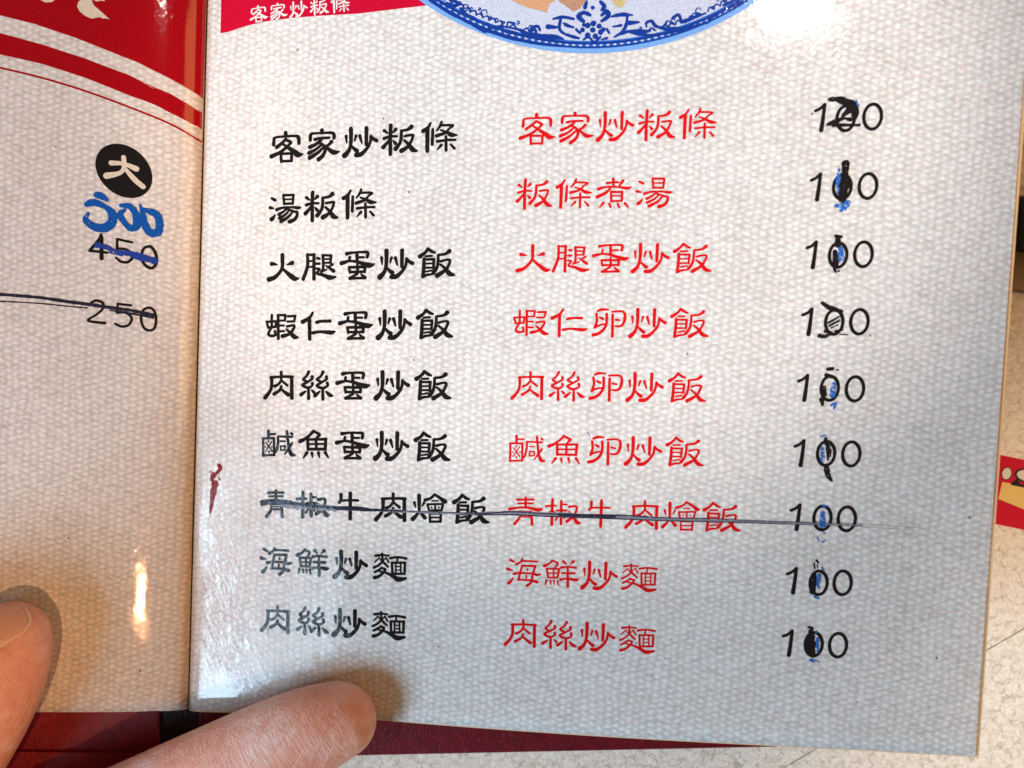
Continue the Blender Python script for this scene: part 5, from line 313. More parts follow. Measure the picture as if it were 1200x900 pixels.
"orn":[[[106.994,100.994,0.67],[105.606,102.333,1.006],[106.885,103.299,0.804],[108.57,102.614,0.669]],[[111.537,102.567,0.668],[112.804,103.531,1.0],[113.196,102.215,1.0],[111.608,101.091,0.668]],[[107.154,104.609,0.87],[107.414,106.083,0.602]],[[111.042,106.016,0.601],[112.084,104.852,0.934],[111.474,103.88,0.667]],[[109.07,104.576,0.735],[109.205,104.508,0.735]],[[98.97,101.788,0.404],[101.621,102.237,0.74],[104.309,101.696,0.537]],[[100.977,101.752,0.606],[100.75,99.441,0.673],[101.813,98.102,0.538],[104.526,97.073,0.672],[105.871,96.725,0.537]],[[97.72,99.822,1.012],[100.073,99.617,0.472]],[[101.691,100.749,0.336],[102.722,100.071,0.807],[104.409,99.55,0.403]],[[93.4,98.565,0.406],[93.686,99.725,0.474],[95.021,100.034,0.541],[95.74,99.025,0.406]],[[94.106,97.888,0.474],[97.169,97.175,1.148],[99.838,97.468,0.472],[101.89,96.446,0.471]],[[114.18,102.201,0.466],[116.775,102.655,0.865],[119.392,102.456,0.332]],[[118.105,102.147,0.598],[117.891,99.863,0.732],[116.992,98.239,0.599],[115.092,96.949,0.467]],[[118.838,100.505,0.93],[121.108,100.642,0.464]],[[114.636,99.575,0.4],[116.584,99.879,0.732]],[[116.697,97.587,0.466],[118.943,98.381,0.665],[121.563,98.029,1.261],[124.134,98.494,0.464]],[[123.113,99.48,0.398],[123.055,100.62,0.464],[124.343,100.769,0.596],[125.379,99.458,0.463],[127.317,99.44,0.463]],[[113.138,96.641,0.601],[111.838,96.327,0.401]],[[105.097,99.045,0.47],[106.14,98.041,0.47]],[[113.027,98.94,0.467],[113.732,97.947,0.467]],[[107.213,96.379,0.536],[108.506,97.023,0.536],[109.891,95.69,0.469],[111.477,96.988,0.535]],[[109.411,98.821,1.004],[109.548,98.721,1.004]],[[108.034,99.992,1.138],[108.173,99.858,1.004]],[[109.498,100.464,1.137],[109.601,100.364,1.003]],[[111.013,99.786,1.136],[111.15,99.686,1.002]],[[111.414,98.303,1.136],[111.486,98.171,1.002]],[[110.15,97.168,1.137],[110.287,97.067,1.003]],[[108.152,97.521,1.139],[108.226,97.355,1.005]],[[106.764,98.857,1.006],[106.902,98.756,0.872]],[[112.106,98.951,0.801],[112.181,98.753,0.801]],[[107.033,100.171,0.67],[107.207,100.004,0.67]],[[81.366,100.97,0.478],[82.785,99.933,0.887],[85.521,100.045,0.885]],[[86.88,100.186,0.34],[87.177,101.182,0.408],[88.895,100.814,0.475]],[[86.946,98.68,0.749],[89.686,98.296,0.475]],[[86.205,100.032,0.408],[90.329,99.119,0.611],[92.415,97.916,1.152],[96.833,97.18,1.149],[101.541,96.782,0.471]],[[93.4,98.565,0.339],[93.348,99.731,0.474],[95.028,99.868,0.541],[95.747,98.859,0.406]],[[70.383,106.468,0.826],[72.509,105.732,0.894],[73.861,106.706,0.618]],[[71.391,107.451,0.688],[74.223,106.359,0.549]],[[74.279,105.009,0.687],[75.727,103.624,0.617],[78.203,102.386,0.548]],[[77.574,100.886,0.822],[81.101,99.128,1.025]],[[65.77,107.621,0.76],[70.816,104.427,0.757],[76.867,101.239,0.686]],[[81.446,99.121,0.615],[88.384,96.982,0.68],[95.224,95.541,0.609],[101.633,94.793,0.539]],[[122.858,100.243,0.464],[124.332,100.986,0.541],[125.918,99.453,0.54],[129.718,98.662,1.078],[133.431,99.239,0.461]],[[129.57,101.538,0.692],[131.022,102.429,0.615],[131.869,100.534,0.692]],[[132.605,100.754,0.922],[137.715,102.744,0.383]],[[127.425,99.439,0.463],[128.119,100.568,0.462]],[[138.538,101.235,0.612],[142.84,103.827,0.61],[149.299,106.764,0.607]],[[142.053,104.732,0.61],[145.647,106.421,0.609]],[[119.179,97.998,0.465],[123.76,97.346,0.541],[129.749,98.057,0.539],[138.578,100.483,0.536]],[[155.551,115.551,0.323],[155.099,115.46,0.298],[154.79,115.751,0.272],[154.83,116.096,0.246],[155.084,116.208,0.22],[155.277,116.078,0.194]],[[155.589,115.54,0.41],[154.459,115.571,0.345],[154.471,114.405,0.281]],[[152.37,114.135,0.324],[152.083,114.094,0.298],[151.898,114.285,0.272],[151.935,114.499,0.246],[152.098,114.561,0.22],[152.215,114.473,0.195]],[[153.28,113.263,0.41],[152.146,113.351,0.346],[152.093,112.188,0.281]],[[151.443,112.799,0.324],[151.5,113.102,0.298],[151.31,113.307,0.273],[151.087,113.278,0.247],[151.015,113.107,0.221],[151.101,112.979,0.195]],[[152.073,112.17,0.411],[150.939,112.286,0.346],[150.853,111.125,0.281]],[[149.317,110.323,0.325],[149.445,110.851,0.299],[149.127,111.229,0.273],[148.728,111.2,0.247],[148.585,110.906,0.221],[148.725,110.672,0.195]],[[149.558,110.078,0.412],[148.425,110.25,0.347],[148.273,109.097,0.282]],[[143.29,107.46,0.326],[143.399,107.761,0.3],[143.234,108.002,0.274],[142.995,108.01,0.248],[142.891,107.848,0.222],[142.96,107.702,0.196]],[[144.144,106.292,0.413],[143.021,106.577,0.348],[142.738,105.447,0.283]],[[142.46,105.79,0.327],[142.167,105.811,0.301],[142.025,106.033,0.275],[142.105,106.231,0.248],[142.28,106.255,0.222],[142.377,106.146,0.196]],[[142.714,105.433,0.414],[141.596,105.746,0.349],[141.28,104.624,0.283]],[[140.556,105.669,0.327],[140.748,106.119,0.301],[140.514,106.501,0.275],[140.147,106.533,0.249],[139.975,106.293,0.222],[140.068,106.065,0.196]],[[141.257,104.611,0.414],[140.144,104.952,0.349],[139.795,103.838,0.284]],[[139.715,103.898,0.327],[139.371,103.941,0.301],[139.216,104.21,0.275],[139.324,104.436,0.249],[139.532,104.454,0.223],[139.64,104.32,0.196]],[[139.771,103.826,0.415],[138.665,104.194,0.349],[138.284,103.09,0.284]],[[136.708,102.333,0.328],[135.675,102.517,0.302],[135.252,103.349,0.276],[135.614,104.009,0.249],[136.244,104.028,0.223],[136.548,103.61,0.197]],[[136.721,102.369,0.416],[135.629,102.793,0.35],[135.184,101.71,0.285]],[[135.095,101.793,0.329],[135.349,102.241,0.302],[135.144,102.666,0.276],[134.759,102.74,0.25],[134.549,102.509,0.223],[134.623,102.261,0.197]],[[135.158,101.7,0.416],[134.075,102.15,0.351],[133.597,101.079,0.285]],[[131.429,101.659,0.329],[131.612,101.943,0.303],[131.492,102.227,0.277],[131.241,102.289,0.25],[131.095,102.146,0.224],[131.135,101.981,0.198]],[[131.962,100.479,0.417],[130.898,100.984,0.351],[130.357,99.939,0.286]],[[130.306,99.941,0.33],[129.509,100.17,0.303],[129.246,100.849,0.277],[129.585,101.33,0.251],[130.082,101.292,0.224],[130.287,100.943,0.198]],[[130.33,99.93,0.418],[129.277,100.461,0.352],[128.705,99.431,0.286]],[[128.654,99.436,0.33],[129.12,100.076,0.304],[128.873,100.754,0.277],[128.29,100.931,0.251],[127.929,100.614,0.225],[128.002,100.225,0.198]],[[128.678,99.423,0.418],[127.636,99.98,0.352],[127.032,98.964,0.286]],[[125.002,99.487,0.331],[125.187,99.713,0.304],[125.109,99.967,0.278],[124.897,100.043,0.251],[124.757,99.934,0.225],[124.776,99.79,0.199]],[[125.314,98.534,0.419],[124.298,99.142,0.353],[123.633,98.159,0.287]],[[121.636,98.725,0.332],[121.864,98.973,0.305],[121.789,99.27,0.279],[121.548,99.371,0.252],[121.379,99.254,0.226],[121.393,99.087,0.199]],[[121.879,97.816,0.42],[120.892,98.475,0.354],[120.167,97.527,0.288]],[[94.905,98.785,0.338],[94.436,99.249,0.311],[94.524,99.789,0.284],[94.955,99.961,0.257],[95.29,99.738,0.23],[95.294,99.434,0.203]],[[94.788,98.162,0.428],[94.106,99.138,0.361],[92.987,98.546,0.294]],[[92.95,98.433,0.339],[93.894,98.794,0.311],[94.053,99.654,0.284],[93.505,100.211,0.257],[92.89,100.117,0.23],[92.721,99.668,0.203]],[[92.958,98.553,0.429],[92.301,99.546,0.361],[91.16,98.983,0.294]],[[89.631,100.649,0.339],[90.037,100.778,0.312],[90.123,101.133,0.285],[89.906,101.377,0.258],[89.644,101.352,0.231],[89.563,101.169,0.204]],[[89.31,99.473,0.43],[88.706,100.497,0.362],[87.524,99.993,0.295]],[[85.793,100.866,0.34],[86.103,100.946,0.313],[86.182,101.206,0.286],[86.029,101.397,0.259],[85.832,101.388,0.231],[85.763,101.255,0.204]],[[85.689,100.576,0.431],[85.141,101.627,0.363],[83.921,101.185,0.295]],[[83.935,101.275,0.341],[83.61,101.711,0.314],[83.755,102.134,0.286],[84.136,102.216,0.259],[84.384,101.993,0.232],[84.346,101.747,0.204]],[[83.892,101.195,0.432],[83.373,102.26,0.364],[82.135,101.848,0.296]],[[82.264,102.23,0.341],[82.57,102.291,0.314],[82.662,102.539,0.287],[82.522,102.731,0.259],[82.329,102.733,0.232],[82.255,102.608,0.205]],[[82.106,101.859,0.432],[81.616,102.936,0.364],[80.361,102.557,0.296]],[[80.379,102.597,0.342],[79.742,103.544,0.315],[80.098,104.41,0.287],[80.91,104.537,0.26],[81.406,104.043,0.232],[81.298,103.534,0.205]],[[80.333,102.568,0.433],[79.872,103.657,0.365],[78.601,103.309,0.297]],[[79.18,104.582,0.342],[79.521,104.63,0.315],[79.637,104.895,0.287],[79.495,105.113,0.26],[79.283,105.126,0.232],[79.193,104.994,0.205]],[[78.572,103.322,0.433],[78.142,104.421,0.365],[76.855,104.106,0.297]],[[77.038,104.505,0.343],[76.824,104.86,0.315],[76.972,105.167,0.288],[77.272,105.197,0.26],[77.444,105.009,0.233],[77.394,104.826,0.205]],[[76.827,104.119,0.434],[76.427,105.228,0.366],[75.126,104.946,0.297]],[[74.839,104.419,0.343],[75.912,104.511,0.315],[76.319,105.309,0.288],[75.913,106.004,0.26],[75.253,106.081,0.233],[74.952,105.689,0.206]],[[75.098,104.96,0.435],[74.73,106.077,0.366],[73.415,105.828,0.298]],[[71.922,107.084,0.344],[72.61,107.106,0.316],[72.897,107.595,0.289],[72.663,108.048,0.261],[72.244,108.12,0.234],[72.038,107.882,0.206]],[[71.695,106.769,0.436],[71.389,107.902,0.367],[70.05,107.72,0.298]],[[69.842,107.418,0.344],[69.491,108.163,0.317],[69.855,108.734,0.289],[70.464,108.729,0.262],[70.767,108.322,0.234],[70.626,107.974,0.206]],[[70.023,107.736,0.436],[69.75,108.875,0.367],[68.4,108.729,0.299]],[[68.444,108.799,0.345],[69.185,108.783,0.317],[69.524,109.287,0.289],[69.299,109.783,0.262],[68.852,109.883,0.234],[68.617,109.642,0.207]],[[68.373,108.745,0.437],[68.132,109.89,0.368],[66.772,109.777,0.299]],[[65.89,111.772,0.345],[66.257,111.744,0.317],[66.439,111.983,0.29],[66.341,112.232,0.262],[66.122,112.293,0.235],[65.999,112.181,0.207]],[[65.143,110.884,0.438],[64.969,112.036,0.368],[63.592,111.993,0.3]],[[63.841,112.308,0.346],[63.733,112.614,0.318],[63.904,112.821,0.29],[64.147,112.794,0.263],[64.25,112.621,0.235],[64.179,112.492,0.207]],[[63.566,112.012,0.438],[63.425,113.167,0.369],[62.041,113.159,0.3]],[[61.354,115.235,0.346],[61.263,115.548,0.319],[61.448,115.748,0.291],[61.693,115.706,0.263],[61.788,115.528,0.235],[61.708,115.401,0.208]],[[60.495,114.382,0.439],[60.422,115.54,0.37],[59.027,115.602,0.301]],[[59.946,116.503,0.347],[60.305,116.437,0.319],[60.51,116.648,0.291],[60.441,116.898,0.263],[60.232,116.98,0.236],[60.098,116.885,0.208]],[[59.003,115.623,0.439],[58.964,116.78,0.37],[57.565,116.878,0.301]],[[57.624,116.942,0.347],[57.484,117.537,0.319],[57.855,117.891,0.292],[58.316,117.789,0.264],[58.476,117.446,0.236],[58.311,117.217,0.208]],[[57.542,116.899,0.44],[57.538,118.055,0.37],[56.136,118.188,0.301]],[[56.615,118.579,0.347],[57.737,118.315,0.319],[58.421,118.937,0.291],[58.246,119.729,0.264],[57.602,120.019,0.236],[57.163,119.746,0.208]],[[56.113,118.21,0.44],[56.143,119.364,0.371],[54.74,119.532,0.302]],[[55.139,119.846,0.348],[54.982,120.721,0.32],[55.557,121.206,0.292],[56.224,121.021,0.264],[56.432,120.511,0.236],[56.171,120.192,0.208]],[[54.717,119.554,0.441],[54.783,120.706,0.371],[53.378,120.909,0.302]]],
"food":[["brown",[[77.761,131.768],[75.47,120.752],[82.034,112.057],[87.015,107.471],[89.342,106.081],[92.102,104.91],[95.282,104.178],[97.329,103.474],[97.686,105.453],[99.624,106.954],[101.435,106.256],[104.653,113.199],[107.22,124.025],[97.876,135.25]]],["tan",[[95.551,137.532],[97.79,117.768],[100.322,106.279],[102.385,104.918],[104.221,103.565],[105.95,104.412],[107.191,106.142],[109.831,115.252],[111.616,132.535]]],["yel",[[107.683,132.681],[110.708,115.231],[113.765,106.241],[115.597,104.468],[116.686,104.452],[117.482,105.962],[121.255,112.829],[122.275,126.806]]]],
"stain":[[[7.92,-23.195,0.896],[8.6,-24.142,0.995],[7.556,-25.532,0.797]],[[6.491,-26.324,1.197],[5.876,-27.684,0.799]],[[7.004,-28.894,1.596],[6.432,-31.662,1.398],[6.086,-34.717,0.9],[5.73,-37.476,0.4]]],
"stain2":[[[5.154,-25.532,0.499],[5.585,-25.294,0.499]],[[8.254,-27.08,0.598],[8.375,-27.471,0.598]]],
"tick":[[[113.227,-6.812,0.364],[113.708,-7.468,0.273]]],
"rb":[[0.003,-97.605],[29.931,-93.954],[59.273,-91.592],[67.907,-91.165],[119.618,-88.482],[163.791,-86.114],[189.45,-84.914],[215.345,-84.127]],
"re":[[215.345,-84.127],[215.409,-57.62],[215.805,-41.265],[216.348,-21.751],[216.359,0.799],[216.225,22.265],[215.874,48.177],[215.657,64.591]],
"lb":[[-50.634,-96.519],[-36.534,-96.297],[-22.381,-96.286],[-8.5,-96.373],[-0.506,-97.319]],
"plate_k":[[171.568,149.818],[171.341,147.398],[171.01,144.995],[170.577,142.61],[170.041,140.247],[169.404,137.911],[168.665,135.604],[167.826,133.331],[166.887,131.094],[165.851,128.898],[164.717,126.745],[163.488,124.639],[162.165,122.584],[160.75,120.583],[159.244,118.64],[157.65,116.756],[155.97,114.936],[154.206,113.183],[152.36,111.5],[150.434,109.89],[148.433,108.355],[146.357,106.898],[144.21,105.523],[141.995,104.231],[139.715,103.026],[137.374,101.909],[134.974,100.882],[132.518,99.949],[130.012,99.111],[127.457,98.369],[124.858,97.727],[122.218,97.184],[119.542,96.743],[116.834,96.406],[114.097,96.173],[111.335,96.045],[108.554,96.023],[105.756,96.108],[102.948,96.301],[100.132,96.601],[97.314,97.009],[94.498,97.525],[91.689,98.149],[88.891,98.88],[86.11,99.718],[83.349,100.662],[80.614,101.71],[77.91,102.863],[75.241,104.117],[72.613,105.472],[70.029,106.925],[67.495,108.475],[65.016,110.119],[62.596,111.854],[60.24,113.679],[57.952,115.589],[55.738,117.581],[53.601,119.653],[51.546,121.8],[49.577,124.019],[47.698,126.306],[45.913,128.656],[44.226,131.065],[42.64,133.528],[41.159,136.041],[39.785,138.599],[38.523,141.197],[37.374,143.829],[36.341,146.491],[35.426,149.178],[34.632,151.883],[33.959,154.602],[33.41,157.329]]}''')
# ------------------------------------------------------------------ the table
def table_mat():
    N = NT('mottled_beige_stone_laminate')
    a = N.noise(.55, 6, .7, None, 1.2)
    v = N.n.new('ShaderNodeTexVoronoi'); v.feature = 'DISTANCE_TO_EDGE'; v.inputs['Scale'].default_value = .38
    wv = N.noise(.8, 3); vv = N.n.new('ShaderNodeVectorMath'); vv.operation = 'MULTIPLY_ADD'
    N.L(wv.outputs['Color'], vv.inputs[0]); vv.inputs[1].default_value = (2.2, 2.2, 0); N.L(N.mm, vv.inputs[2]); N.L(vv.outputs[0], v.inputs['Vector'])
    col = N.mix(N.ramp(a.outputs['Fac'], .42, .60), c4(.78, .70, .60), c4(.93, .89, .82))
    crack = N.math('MULTIPLY', N.ramp(v.outputs['Distance'], .02, .13, 1, 0), N.ramp(N.noise(.35, 2).outputs['Fac'], .40, .62))
    col = N.mix(N.math('MULTIPLY', crack, .45), col, c4(.25, .17, .10))
    N.L(col, N.b.inputs['Base Color']); N.b.inputs['Roughness'].default_value = .45
    N.L(N.bump(a.outputs['Fac'], .08*MM), N.b.inputs['Normal'])
    return N.m
M_table = table_mat()
TZ = -14.
base = simple('joint_filler', (.16, .10, .06), .8).m
def slab(name, outline, z0, z1, mat, parent=None, bevel=.0):
    bm = bmesh.new(); vs = [bm.verts.new((x*MM, y*MM, z0*MM)) for x, y in ccw(outline)]
    f = bm.faces.new(vs); f.normal_flip()
    r = bmesh.ops.extrude_face_region(bm, geom=[f])
    for v in r['geom']:
        if isinstance(v, bmesh.types.BMVert): v.co.z = z1*MM
    bmesh.ops.recalc_face_normals(bm, faces=bm.faces)
    if bevel: bmesh.ops.bevel(bm, geom=[e for e in bm.edges], offset=bevel*MM, segments=3, affect='EDGES', profile=.6)
    return from_bm(name, bm, mat, parent)
table = slab('table_top', [(-520, -520), (700, -520), (700, 520), (-520, 520)], TZ-30, TZ-1.2, base)
tag(table, 'beige mottled stone table top under the open menu', 'table', kind='structure')
p0, p1 = Vector((182.9, -113.4)), Vector((254.9, -65.8)); dj = (p1-p0).normalized(); nj = Vector((-dj.y, dj.x))
def cutpoly(poly, side, gap=.16):
    out = []
    f = lambda q: side*((Vector(q)-p0).dot(nj)) - gap
    for a, b in zip(poly, poly[1:]+poly[:1]):
        fa, fb = f(a), f(b)
        if fa >= 0: out.append(a)
        if fa*fb < 0:
            t = fa/(fa-fb); out.append((a[0]+(b[0]-a[0])*t, a[1]+(b[1]-a[1])*t))
    return out
rect = [(-518, -518), (698, -518), (698, 518), (-518, 518)]
for sd in (1, -1): slab('tile', cutpoly(rect, sd), TZ-1.1, TZ, M_table, table, .12)
# ------------------------------------------------------------------ the menu
menu = bpy.data.objects.new('menu', None); COL.objects.link(menu)
tag(menu, 'open laminated canvas-pattern menu with black and red dish names and hand-corrected prices', 'menu')
def interp(pts, x):
    if x <= pts[0][0]: (x0, y0), (x1, y1) = pts[0], pts[1]
    elif x >= pts[-1][0]: (x0, y0), (x1, y1) = pts[-2], pts[-1]
    else:
        for (x0, y0), (x1, y1) in zip(pts, pts[1:]):
            if x0 <= x <= x1: break
    return y0+(y1-y0)*(x-x0)/(x1-x0)
def page(name, xs, bottom, top, thick, mat, parent):
    """a bent sheet with real thickness; xs run from left to right"""
    ny = 60; V = []; Fc = []; nx = len(xs)
    for lay in (0, 1):
        for x in xs:
            yb = bottom(x)
            for j in range(ny+1):
                y = yb+(top-yb)*j/ny
                V.append((x*MM, y*MM, (h(x)-lay*thick)*MM))
    I = lambda l, i, j: (l*nx+i)*(ny+1)+j
    for i in range(nx-1):
        for j in range(ny):
            Fc.append((I(0,i,j), I(0,i+1,j), I(0,i+1,j+1), I(0,i,j+1))); Fc.append((I(1,i,j), I(1,i,j+1), I(1,i+1,j+1), I(1,i+1,j)))
        Fc.append((I(0,i,0), I(1,i,0), I(1,i+1,0), I(0,i+1,0))); Fc.append((I(0,i,ny), I(0,i+1,ny), I(1,i+1,ny), I(1,i,ny)))
    for j in range(ny):
        Fc.append((I(0,0,j), I(0,0,j+1), I(1,0,j+1), I(1,0,j))); Fc.append((I(0,nx-1,j), I(1,nx-1,j), I(1,nx-1,j+1), I(0,nx-1,j+1)))
    o = link(name, V, Fc, mat, parent)
    n2 = (nx-1)*ny*2
    for k, p in enumerate(o.data.polygons): p.use_smooth = p.normal.z > .5
    return o
rb, lb = D['rb'], D['lb']
TOP = 172.
xr = [.22+.25*k for k in range(20)] + [5.5+1.2*k for k in range(20)] + [30+2.5*k for k in range(75)]
xr = [x for x in xr if x < 215.2] + [215.6]
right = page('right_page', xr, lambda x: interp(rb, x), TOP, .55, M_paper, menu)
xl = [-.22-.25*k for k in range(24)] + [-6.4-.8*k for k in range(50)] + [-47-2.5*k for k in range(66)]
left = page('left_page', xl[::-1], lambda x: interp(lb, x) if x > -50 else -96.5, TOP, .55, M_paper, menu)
# clear laminating film that stands out past the printed card
NF = simple('laminating_film_edge', (.78, .58, .34), .22)
NF.b.inputs['Coat Weight'].default_value = .6
NF.b.inputs['Alpha'].default_value = .85
Vf, Ff = [], []
edge = [(x, interp(rb, x)) for x in xr[::3]]+[(215.6, interp(rb, 215.6))]
edge2 = [(215.6+.0*y, y) for y in np.linspace(interp(rb, 215.6), TOP, 60)]
def film(pts, off):
    V, Fc = [], []
    for (x, y) in pts:
        V += [(x*MM, y*MM, (h(x)-.2)*MM), ((x+off[0])*MM, (y+off[1])*MM, (h(x)-.26)*MM), ((x+off[0])*MM, (y+off[1])*MM, (h(x)-.38)*MM), (x*MM, y*MM, (h(x)-.38)*MM)]
    for i in range(len(pts)-1):
        for a in range(4):
            b = (a+1) % 4; Fc.append((4*i+a, 4*i+b, 4*i+4+b, 4*i+4+a))
    return link('film_edge', V, Fc, NF.m, right)
film(edge, (0, -.35)); film(edge2, (.75, 0))
# book cover lying flat below the pages
def leather_mat(name, base_c, spk):
    N = NT(name)
    g = N.n.new('ShaderNodeTexVoronoi'); g.inputs['Scale'].default_value = 1.1; N.L(N.mm, g.inputs['Vector'])
    a = N.noise(1., 3, .7, N.map((.5, 4, 1), math.radians(80))); b = N.noise(1., 3, .7, N.map((.6, 4.5, 1), math.radians(12), (5, 9, 0)))
    m = N.noise(.18, 3, .6)
    s = N.math('MULTIPLY', N.math('MAXIMUM', N.ramp(a.outputs['Fac'], .66, .74), N.ramp(b.outputs['Fac'], .66, .74)), N.ramp(m.outputs['Fac'], .42, .62))
    col = N.mix(N.ramp(N.noise(.3, 3).outputs['Fac'], .3, .7), c4(*[q*.7 for q in base_c]), c4(*base_c))
    col = N.mix(N.math('MULTIPLY', s, spk), col, c4(.80, .42, .40))
    N.L(col, N.b.inputs['Base Color']); N.b.inputs['Roughness'].default_value = .38; N.b.inputs['Specular IOR Level'].default_value = .4
    hh = N.math('ADD', N.math('MULTIPLY', g.outputs['Distance'], .6), N.noise(2.2, 3).outputs['Fac'])
    N.L(N.bump(hh, .12*MM), N.b.inputs['Normal']); return N.m
M_leather = leather_mat('dark_red_leatherette', (.16, .003, .012), .75)
M_leather2 = leather_mat('bright_red_leatherette', (.28, .003, .014), .8)
M_spine = leather_mat('black_leatherette', (.008, .007, .008), .05)
cy = lambda x: -115.8+(x-0)*.0665
slab('cover_board', [(1.0, cy(1)), (178, -104.0), (196, -95), (198, TOP+4), (1.0, TOP+4)], -11.8, -7.2, M_leather, menu, .7)
slab('cover_board', [(-10.6, -126), (-10.6, TOP+4), (-205, TOP+4), (-205, -126)], -11.8, -6.4, M_leather2, menu, .7)
slab('cover_fold', [(-60, -127), (-10.6, -127), (-10.6, -113.5), (-60, -115)], -6.35, -5.2, M_leather2, menu, .4)
slab('cover_spine', [(-11.2, -128), (1.6, -128), (1.6, TOP+3), (-11.2, TOP+3)], -13.9, -7.6, M_spine, menu, .6)
# ---- print on the right page
cache = {}
def glyph(ch, bold):
    k = (ch, bold)
    if k not in cache: cache[k] = S_([[(x, y, w*bold) for x, y, w in st] for st in D['glyphs'][ch]], n=3)
    return cache[k]
def put(g, cx, cy, s=1., rot=0.):
    c, sn = math.cos(rot)*s, math.sin(rot)*s
    return [(cx+x*c-y*sn, cy+x*sn+y*c) for x, y in g[0]], g[1]
def row_label(col, k): return ('black' if col == 'black' else 'red')
names = {'red': 0, 'black': 0}
for col, text, x0, y0, x1, y1 in D['rows']:
    n = len(text)-1; parts = []
    for k, ch in enumerate(text):
        s = 1.0 if col == 'red' else 1.03
        parts.append(put(glyph(ch, 1.16 if col == 'red' else 1.5), x0+(x1-x0)*k/n, y0+(y1-y0)*k/n, s, random.uniform(-.006, .006)+(.0 if col == 'red' else .015)))
    decal('dish_name', parts, M_red if col == 'red' else M_black, right)
one = S_([[(-2.05, 1.75, .82), (-.9, 2.35, .76), (.1, 3.35, .86)], [(.1, 3.3, .86), (-.1, 0, .94), (-.38, -3.1, 1.1)]])
zero = S_([[(2.12*math.cos(t)+.03*math.sin(t), 3.1*math.sin(t), .85+.06*math.sin(2*t)) for t in [2*math.pi*k/14 for k in range(14)]]+[(2.12, 0, .85)]])
for a, b, c in D['prices']:
    decal('price', [put(one, *a), put(zero, *b), put(zero, *c)], M_black, right)
dj2 = {'k': M_pen, 'b': M_penblue}
for i, col, st in D['scr']:
    decal('pen_mark', [S_([[(x, y, w*(1.14 if col == 'k' else .95)) for x, y, w in q] for q in st], .22, 4)], dj2[col], right, .09 if col == 'b' else .12)
decal('pen_smear', [S_(D['long_g'], .3, 8)], M_grey, right, .085)
decal('strike_line', [S_([[(x, y, w*(.62 if w < .8 else .85)) for x, y, w in q] for q in D['long_k']], .18, 8)], M_line, right, .12)
decal('sauce_stain', [S_([[(x, y, w*1.3) for x, y, w in q] for q in D['stain']], .2, 4), S_(D['stain2'], .2, 4)], M_stain, right, .09)
decal('pen_mark', [S_(D['tick'])], M_blue2, right, .09)
# red banner with small white heading
decal('banner', [union([ccw(D['ban'])], 4)], M_crimson, right, .05)
b0x, b0y, b1x, b1y = D['banner']; parts = []
for k, ch in enumerate('客家炒粄條'):
    parts.append(put(glyph(ch, 1.28), b0x+(b1x-b0x)*k/4, b0y+(b1y-b0y)*k/4, .56, .06))
decal('heading', parts, M_white, right, .10)
# picture of the blue and white plate
pl = D['plate']
decal('plate_rim', [union([ccw(pl['pale'])], 5)], M_pcelR, right, .075)
decal('plate_glaze', [union([ccw(pl['white'])], 5)], M_pcelM, right, .095)
decal('plate_well', [union([ccw(ringp) for ringp in [D['plate_k']]], 5)], M_pcelW, right, .115)
decal('plate_border', [union([ccw(q)]) for q in D['bands']], M_pcelB, right, .135)
decal('plate_border', [union([ccw(q)]) for q in D['dashes']], M_pcelW, right, .15)
decal('plate_ornament', [S_([[(x, y, w*1.3) for x, y, w in q] for q in D['orn']], .15, 4)], M_pcelB, right, .165)
for kind, q in D['food']: decal('plate_food', [union([ccw(q)])], M_food[kind], right, .18 if kind == 'brown' else .19)
# ---- print on the left page
decal('red_field', [union([ccw(D['left_red'])], 1.6)], M_deepred, left, .06)
decal('red_band', [union([ccw(D['left_band'])], 1.6)], M_deepred, left, .06)
decal('red_line', [S_(D['left_line'], 0, 10)], M_deepred, left, .06)
decal('brush_lettering', [union([ccw(q)], 1.6) for q in D['cal']], M_cream, left, .10)
decal('size_badge', [union([ccw(D['circle'])], 1.6)], M_black, left, .06)
decal('size_character', [S_(D['big'], 0, 6)], M_cream, left, .10)
decal('price', [S_(D['e4']), S_(D['e5']), S_(D['e0'])], M_black, left, .06)
decal('price', [S_(D['f2']), S_(D['f5']), S_(D['f0'])], M_black, left, .06)
decal('pen_number', [S_(D['bl500'], .1, 6, 1.2)], M_blue, left, .09)
decal('pen_mark', [S_(D['blstr'], .15, 6)], M_blue2, left, .09)
decal('strike_line', [S_([[(x, y, w*1.05) for x, y, w in q] for q in D['st250']], .2, 8, 0)], M_line, left, .09)
